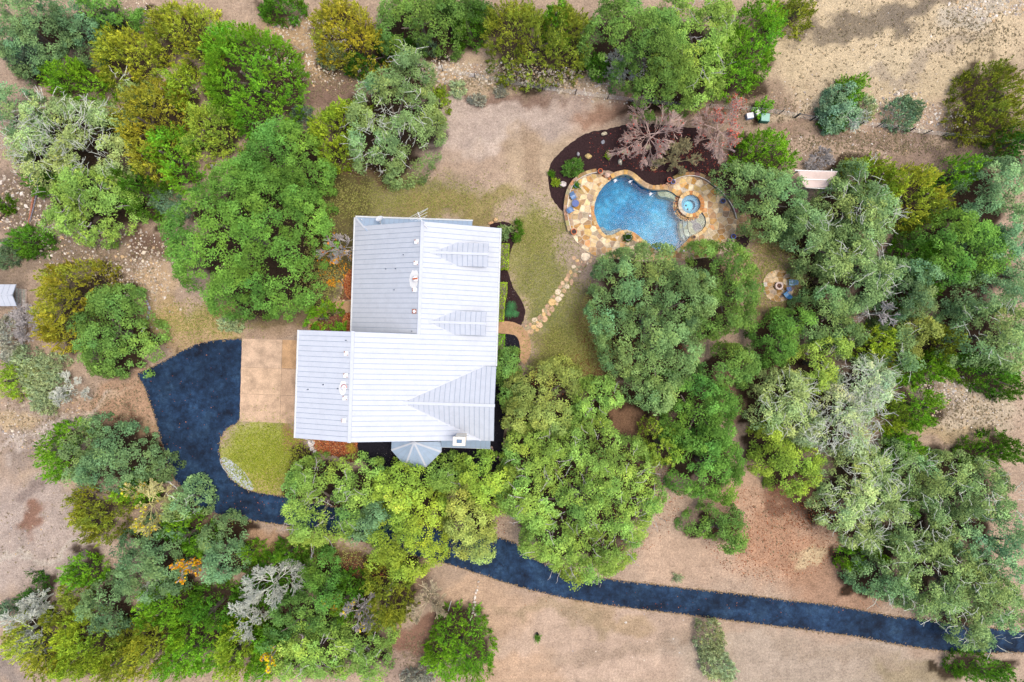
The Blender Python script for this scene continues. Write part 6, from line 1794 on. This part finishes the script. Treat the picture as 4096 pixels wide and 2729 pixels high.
# shade sail
zt = 3.0
x, y, _ = G(3270, 715, 0)
ss = tag(empty("shade_canopy", (x, y, 0)), "tan shade sail stretched on a white frame among sage oaks", "shade sail")
Bm = [((3180,681),(3350,687)),((3215,717),(3348,719.5)),((3225,750),(3346,757))]
for i, (a, b) in enumerate(Bm):
    m = MB(); p = Vector(G(*a, zt)); q = Vector(G(*b, zt)); d = (q-p); m.box(tuple((p+q)/2-Vector((0,0,.06 if i != 1 else .12))), (d.length,.10,.14), math.atan2(d.y, d.x)); m.build("beam", M['white'], ss)
m = MB(); p = Vector(G(3326,678,zt-.16)); q = Vector(G(3325,755,zt-.16)); d = q-p; m.box(tuple((p+q)/2), (d.length,.10,.12), math.atan2(d.y, d.x)); m.build("cross_beam", M['white'], ss)
for px, py in ((3326,684),(3325,754),(3195,683),(3230,750)):
    x, y, _ = G(px, py, zt-.3); m = MB(); m.box((x, y, (zt-.22)/2), (.11,.11,zt-.22)); m.build("post", M['white'], ss)
m = MB(); N_ = 12
vs = []
for j in range(N_+1):
    v = j/N_
    L0 = np.array(G(3188+30*v, 684+66*v, zt)); R0 = np.array(G(3348-40*v-18*math.sin(math.pi*v)*(.6), 688+66*v, zt))
    R0 = np.array(G(3349-40*v-8*math.sin(math.pi*v)+12*math.sin(math.pi*v)*(1-v), 687.5+65*v, zt))
    for i in range(N_+1):
        u = i/N_; p = L0+(R0-L0)*u; vs.append((p[0], p[1], zt+.05-.35*math.sin(math.pi*u)*math.sin(math.pi*v)*.5+.03*math.cos(2*math.pi*v)))
m.add(vs, [(j*(N_+1)+i, (j+1)*(N_+1)+i, (j+1)*(N_+1)+i+1, j*(N_+1)+i+1) for j in range(N_) for i in range(N_)])
so = m.build("sail", M['sail'], ss, smooth=True)
md = so.modifiers.new("thickness", 'SOLIDIFY'); md.thickness = .012

# ------------------------------------------------------------------ loose things nobody could count
def scatter_rocks():
    rs = np.random.RandomState(5)
    Z = [(1230,180,180,120,700,1.0),(1750,285,110,60,260,1.0),(2000,300,330,45,800,1.0),(2330,330,160,45,380,1.0),(2500,390,220,30,160,.8),(90,810,130,130,420,1.1),(420,1010,280,100,700,1.0),(560,1120,130,80,300,.9),(200,900,150,60,150,.9),
         (3560,470,230,70,420,1.1),(3720,470,160,60,260,1.0),(3780,1560,110,60,380,1.0),(3850,1650,180,70,200,.8),(3960,30,160,50,330,1.1),(3400,200,450,180,170,.7),(170,1680,170,130,330,.9),(150,1560,140,60,200,.8),(700,330,80,90,150,.9),(560,60,60,60,90,.9),
         (1350,290,180,60,220,.9),(1480,660,130,40,60,.8),(3150,420,120,50,60,.8),(3350,580,330,50,150,.7),(60,2150,140,140,80,.7),(2500,2550,450,130,60,.6),(640,1220,100,100,90,.7),(3620,400,60,40,150,1.2)]
    P, S = [], []
    for x, y, rx, ry, n, s in Z:
        a = rs.rand(n)*6.283; r = np.sqrt(rs.rand(n))
        P.append(np.stack([x+rx*r*np.cos(a)+rs.normal(0, 12, n), y+ry*r*np.sin(a)+rs.normal(0, 8, n)], -1)); S.append(s*np.exp(rs.normal(-2.55, .42, n)))
    P = np.concatenate(P); S = np.clip(np.concatenate(S), .03, .30)
    x = (P[:, 0]-2048)*GS; y = -(P[:, 1]-1364.5)*GS
    ok = ~in_poly(x, y, GP(ROAD)) & ~in_poly(x, y, GP(BED)) & ~in_poly(x, y, PATIOW)
    x, y, S = x[ok], y[ok], S[ok]; n = len(x)
    oct_ = np.array([[1,0,0],[0,1,0],[-1,0,0],[0,-1,0],[.5,.5,.75],[-.5,.45,.8],[-.4,-.5,.75],[.5,-.45,.7],[0,0,1.0]])
    fc = np.array([[0,1,4],[1,5,4],[1,2,5],[2,6,5],[2,3,6],[3,7,6],[3,0,7],[0,4,7],[4,5,8],[5,6,8],[6,7,8],[7,4,8]])
    V = oct_[None]*rs.uniform(.7, 1.25, (n, 9, 1))
    rot = rs.rand(n)*6.28; c, s_ = np.cos(rot)[:, None], np.sin(rot)[:, None]
    sx = rs.uniform(.8, 1.5, (n, 1))
    X_ = (V[..., 0]*c*sx-V[..., 1]*s_)*S[:, None]+x[:, None]; Y_ = (V[..., 0]*s_*sx+V[..., 1]*c)*S[:, None]+y[:, None]; Z_ = V[..., 2]*S[:, None]*.6-.005
    V = np.stack([X_, Y_, Z_], -1).reshape(-1, 3)
    Fq = (np.arange(n)[:, None, None]*9+fc[None]).reshape(-1, 3)
    pal = lin([(226,212,190),(204,188,164),(232,224,214),(190,176,160),(214,182,140),(176,166,160)])
    col = pal[rs.randint(0, 6, n)]*rs.uniform(.7, 1.05, (n, 1))*.92
    tag(arr_obj("rubble", V, Fq, M['tintrock'], None, np.repeat(col, 9, 0)), "scattered pale limestone rubble on bare ground", "rubble", kind='stuff')
scatter_rocks()

def tufts(name, label, zones, pal, seed, size, blades=5, flat=.5):
    rs = np.random.RandomState(seed); P = []
    for x, y, rx, ry, n in zones:
        P.append(np.stack([x+rx*.55*rs.normal(size=n), y+ry*.55*rs.normal(size=n)], -1))
    P = np.concatenate(P); x = (P[:, 0]-2048)*GS; y = -(P[:, 1]-1364.5)*GS
    ok = np.ones(len(x), bool)
    for pl in (ROAD, BED, PATIO, sheetE, sheetS): ok &= ~in_poly(x, y, GP(pl))
    x, y = x[ok], y[ok]; n = len(x)
    C = np.repeat(np.stack([x, y, np.full(n, .02)], -1), blades, 0); m_ = len(C)
    a = rs.rand(m_)*6.283; L = size*rs.uniform(.5, 1.4, m_)*np.repeat(rs.uniform(.6, 1.5, n), blades)
    d = np.stack([np.cos(a), np.sin(a), rs.uniform(.3, 1.1, m_)*flat], -1)
    s = np.stack([-np.sin(a), np.cos(a), np.zeros(m_)], -1)*(size*.22*rs.uniform(.6, 1.3, m_))[:, None]
    V = np.stack([C-s*.6, C+s*.6, C+d*(L*.6)[:, None]+s, C+d*L[:, None]*1.0+np.array([0,0,-.25])*L[:, None], C+d*(L*.6)[:, None]-s], 1).reshape(-1, 3)
    V[:, 2] = np.maximum(V[:, 2], .012)
    F_ = np.arange(m_)[:, None]*5+np.array([[0,1,2,3,4]])
    cp = lin(pal); col = cp[rs.randint(0, len(cp), m_)]*rs.uniform(.7, 1.25, (m_, 1))*.85
    return tag(arr_obj(name, V, F_, M['leaf'], None, np.repeat(col, 5, 0)), label, "grass", kind='stuff')
tufts("dry_grass", "dry tan and dark tufts dotted over the open ground",
   [(3560,180,560,260,1100),(3900,120,200,120,500),(3500,580,600,50,1500),(2000,330,380,40,800),(1380,330,260,90,900),(3850,1650,220,100,700),(180,2150,260,220,160),(150,1680,200,130,400),(430,1050,260,120,900),(100,800,130,130,500),(3080,2130,280,180,200),(480,1620,180,110,500),(1690,2620,110,110,400),(3050,440,200,60,500)],
   [(150,136,108),(168,150,124),(132,118,94),(182,164,134),(138,136,100)], 12, .12)
tufts("lawn_grass", "short green and straw coloured lawn grass around the house",
   [(1550,800,430,95,3500),(2150,1060,130,220,2200),(2290,1290,140,190,2200),(2300,1420,180,110,2600),(1060,1830,180,150,10),(1290,1080,90,200,1600),(780,1290,200,80,1500),(3100,1100,170,170,2500),(1230,2220,250,45,1300),(2150,930,100,90,900)],
   [(156,160,86),(178,174,106),(138,150,72),(190,182,124),(164,168,86)], 13, .11, 4)

tufts("lawn_grass", "lush yellow-green grass on the island inside the driveway bend", [(1060,1840,170,140,5200)], [(172,184,70),(156,172,60),(188,190,84),(142,160,54)], 14, .11, 4)
def verge():
    rs = np.random.RandomState(44)
    rp = resample(GP(ROAD), .10)
    c = np.array(rp)+rs.normal(0, .07, (len(rp), 2)); c = np.repeat(c, 3, 0)+rs.normal(0, .05, (len(rp)*3, 2)); n = len(c)
    a = rs.rand(n)*6.283; L = rs.uniform(.05, .16, n)
    d = np.stack([np.cos(a), np.sin(a), rs.uniform(.1, .5, n)], -1)*L[:, None]; s = np.stack([-np.sin(a), np.cos(a), np.zeros(n)], -1)*(L*.4)[:, None]
    C = np.concatenate([c, np.full((n, 1), .02)], 1)
    V = np.stack([C-s, C+s, C+d], 1).reshape(-1, 3)
    col = np.repeat(lin([(170,146,110),(150,130,96),(186,160,128),(130,110,84)])[rs.randint(0, 4, n)]*.8, 3, 0)
    tag(arr_obj("verge_grass", V, np.arange(3*n).reshape(-1, 3), M['leaf'], None, col), "ragged straw grass creeping over the driveway edge", "grass", kind='stuff')
verge()
def leaves_on_ground(name, label, zones, pal, seed, size=.07, z=.02):
    rs = np.random.RandomState(seed); P = []
    for x, y, rx, ry, n in zones:
        a = rs.rand(n)*6.283; r = np.sqrt(rs.rand(n)); P.append(np.stack([x+rx*r*np.cos(a), y+ry*r*np.sin(a)], -1))
    P = np.concatenate(P); n = len(P)
    C = np.stack([(P[:, 0]-2048)*GS, -(P[:, 1]-1364.5)*GS, np.full(n, z)+rs.rand(n)*.03], -1)
    nl = unit(rs.normal(0, .35, (n, 3))+np.array([0, 0, 1])); a1 = unit(np.cross(nl, rs.normal(size=(n, 3)))); a2 = np.cross(nl, a1)
    L = (size*rs.uniform(.6, 1.5, n))[:, None]
    V = np.stack([C+a1*L, C+a2*L*.6, C-a1*L, C-a2*L*.6], 1).reshape(-1, 3); V[:, 2] = np.maximum(V[:, 2], .016)
    cp = lin(pal); col = cp[rs.randint(0, len(cp), n)]*rs.uniform(.6, 1.25, (n, 1))*.9
    return tag(arr_obj(name, V, np.arange(4*n).reshape(-1, 4), M['leaf'], None, np.repeat(col, 4, 0)), label, "leaves", kind='stuff')
leaves_on_ground("fallen_leaves", "reddish fallen leaves over mulch and leaf beds",
   [(2640,600,170,90,620),(2840,620,90,110,380),(2450,600,120,90,120),(2800,700,80,30,120)], [(206,96,84),(190,80,60),(214,140,110),(160,60,50)], 3, .045)
leaves_on_ground("fallen_leaves", "orange-brown fallen leaves carpeting the house beds",
   [(1340,1770,90,55,2600),(1405,1140,28,60,1500),(1400,1290,30,40,900),(1265,1310,25,20,350)], [(206,120,72),(180,92,56),(226,160,110),(150,70,44),(196,140,100)], 4, .075)
leaves_on_ground("fallen_leaves", "yellow-orange leaves dropped around the bare silvery tree",
   [(1340,1060,70,90,220),(1325,1130,18,14,60),(1310,960,40,60,50)], [(230,170,40),(224,150,40),(206,140,60)], 6, .10)
leaves_on_ground("fallen_leaves", "rust brown litter under the oaks and along the driveway",
   [(2480,2000,250,220,1500),(2640,1300,170,250,900),(2180,1620,130,150,600),(3090,2130,280,200,1600),(3250,2060,120,60,500),(1880,2050,160,160,500),(1500,2270,160,50,500),(760,1600,180,260,80),(3000,2420,900,60,90),(1000,2020,180,60,60)], [(150,84,50),(176,104,70),(196,130,90),(120,64,44)], 8, .06, .03)
leaves_on_ground("wood_chips", "pale chips and specks lying on the black mulch",
   [(1700,1830,220,60,420),(1980,1500,22,260,160),(2030,1370,40,30,60),(2030,1180,40,100,120),(1960,1840,40,50,60)], [(150,150,160),(110,104,110),(190,180,170),(80,70,70)], 9, .03)
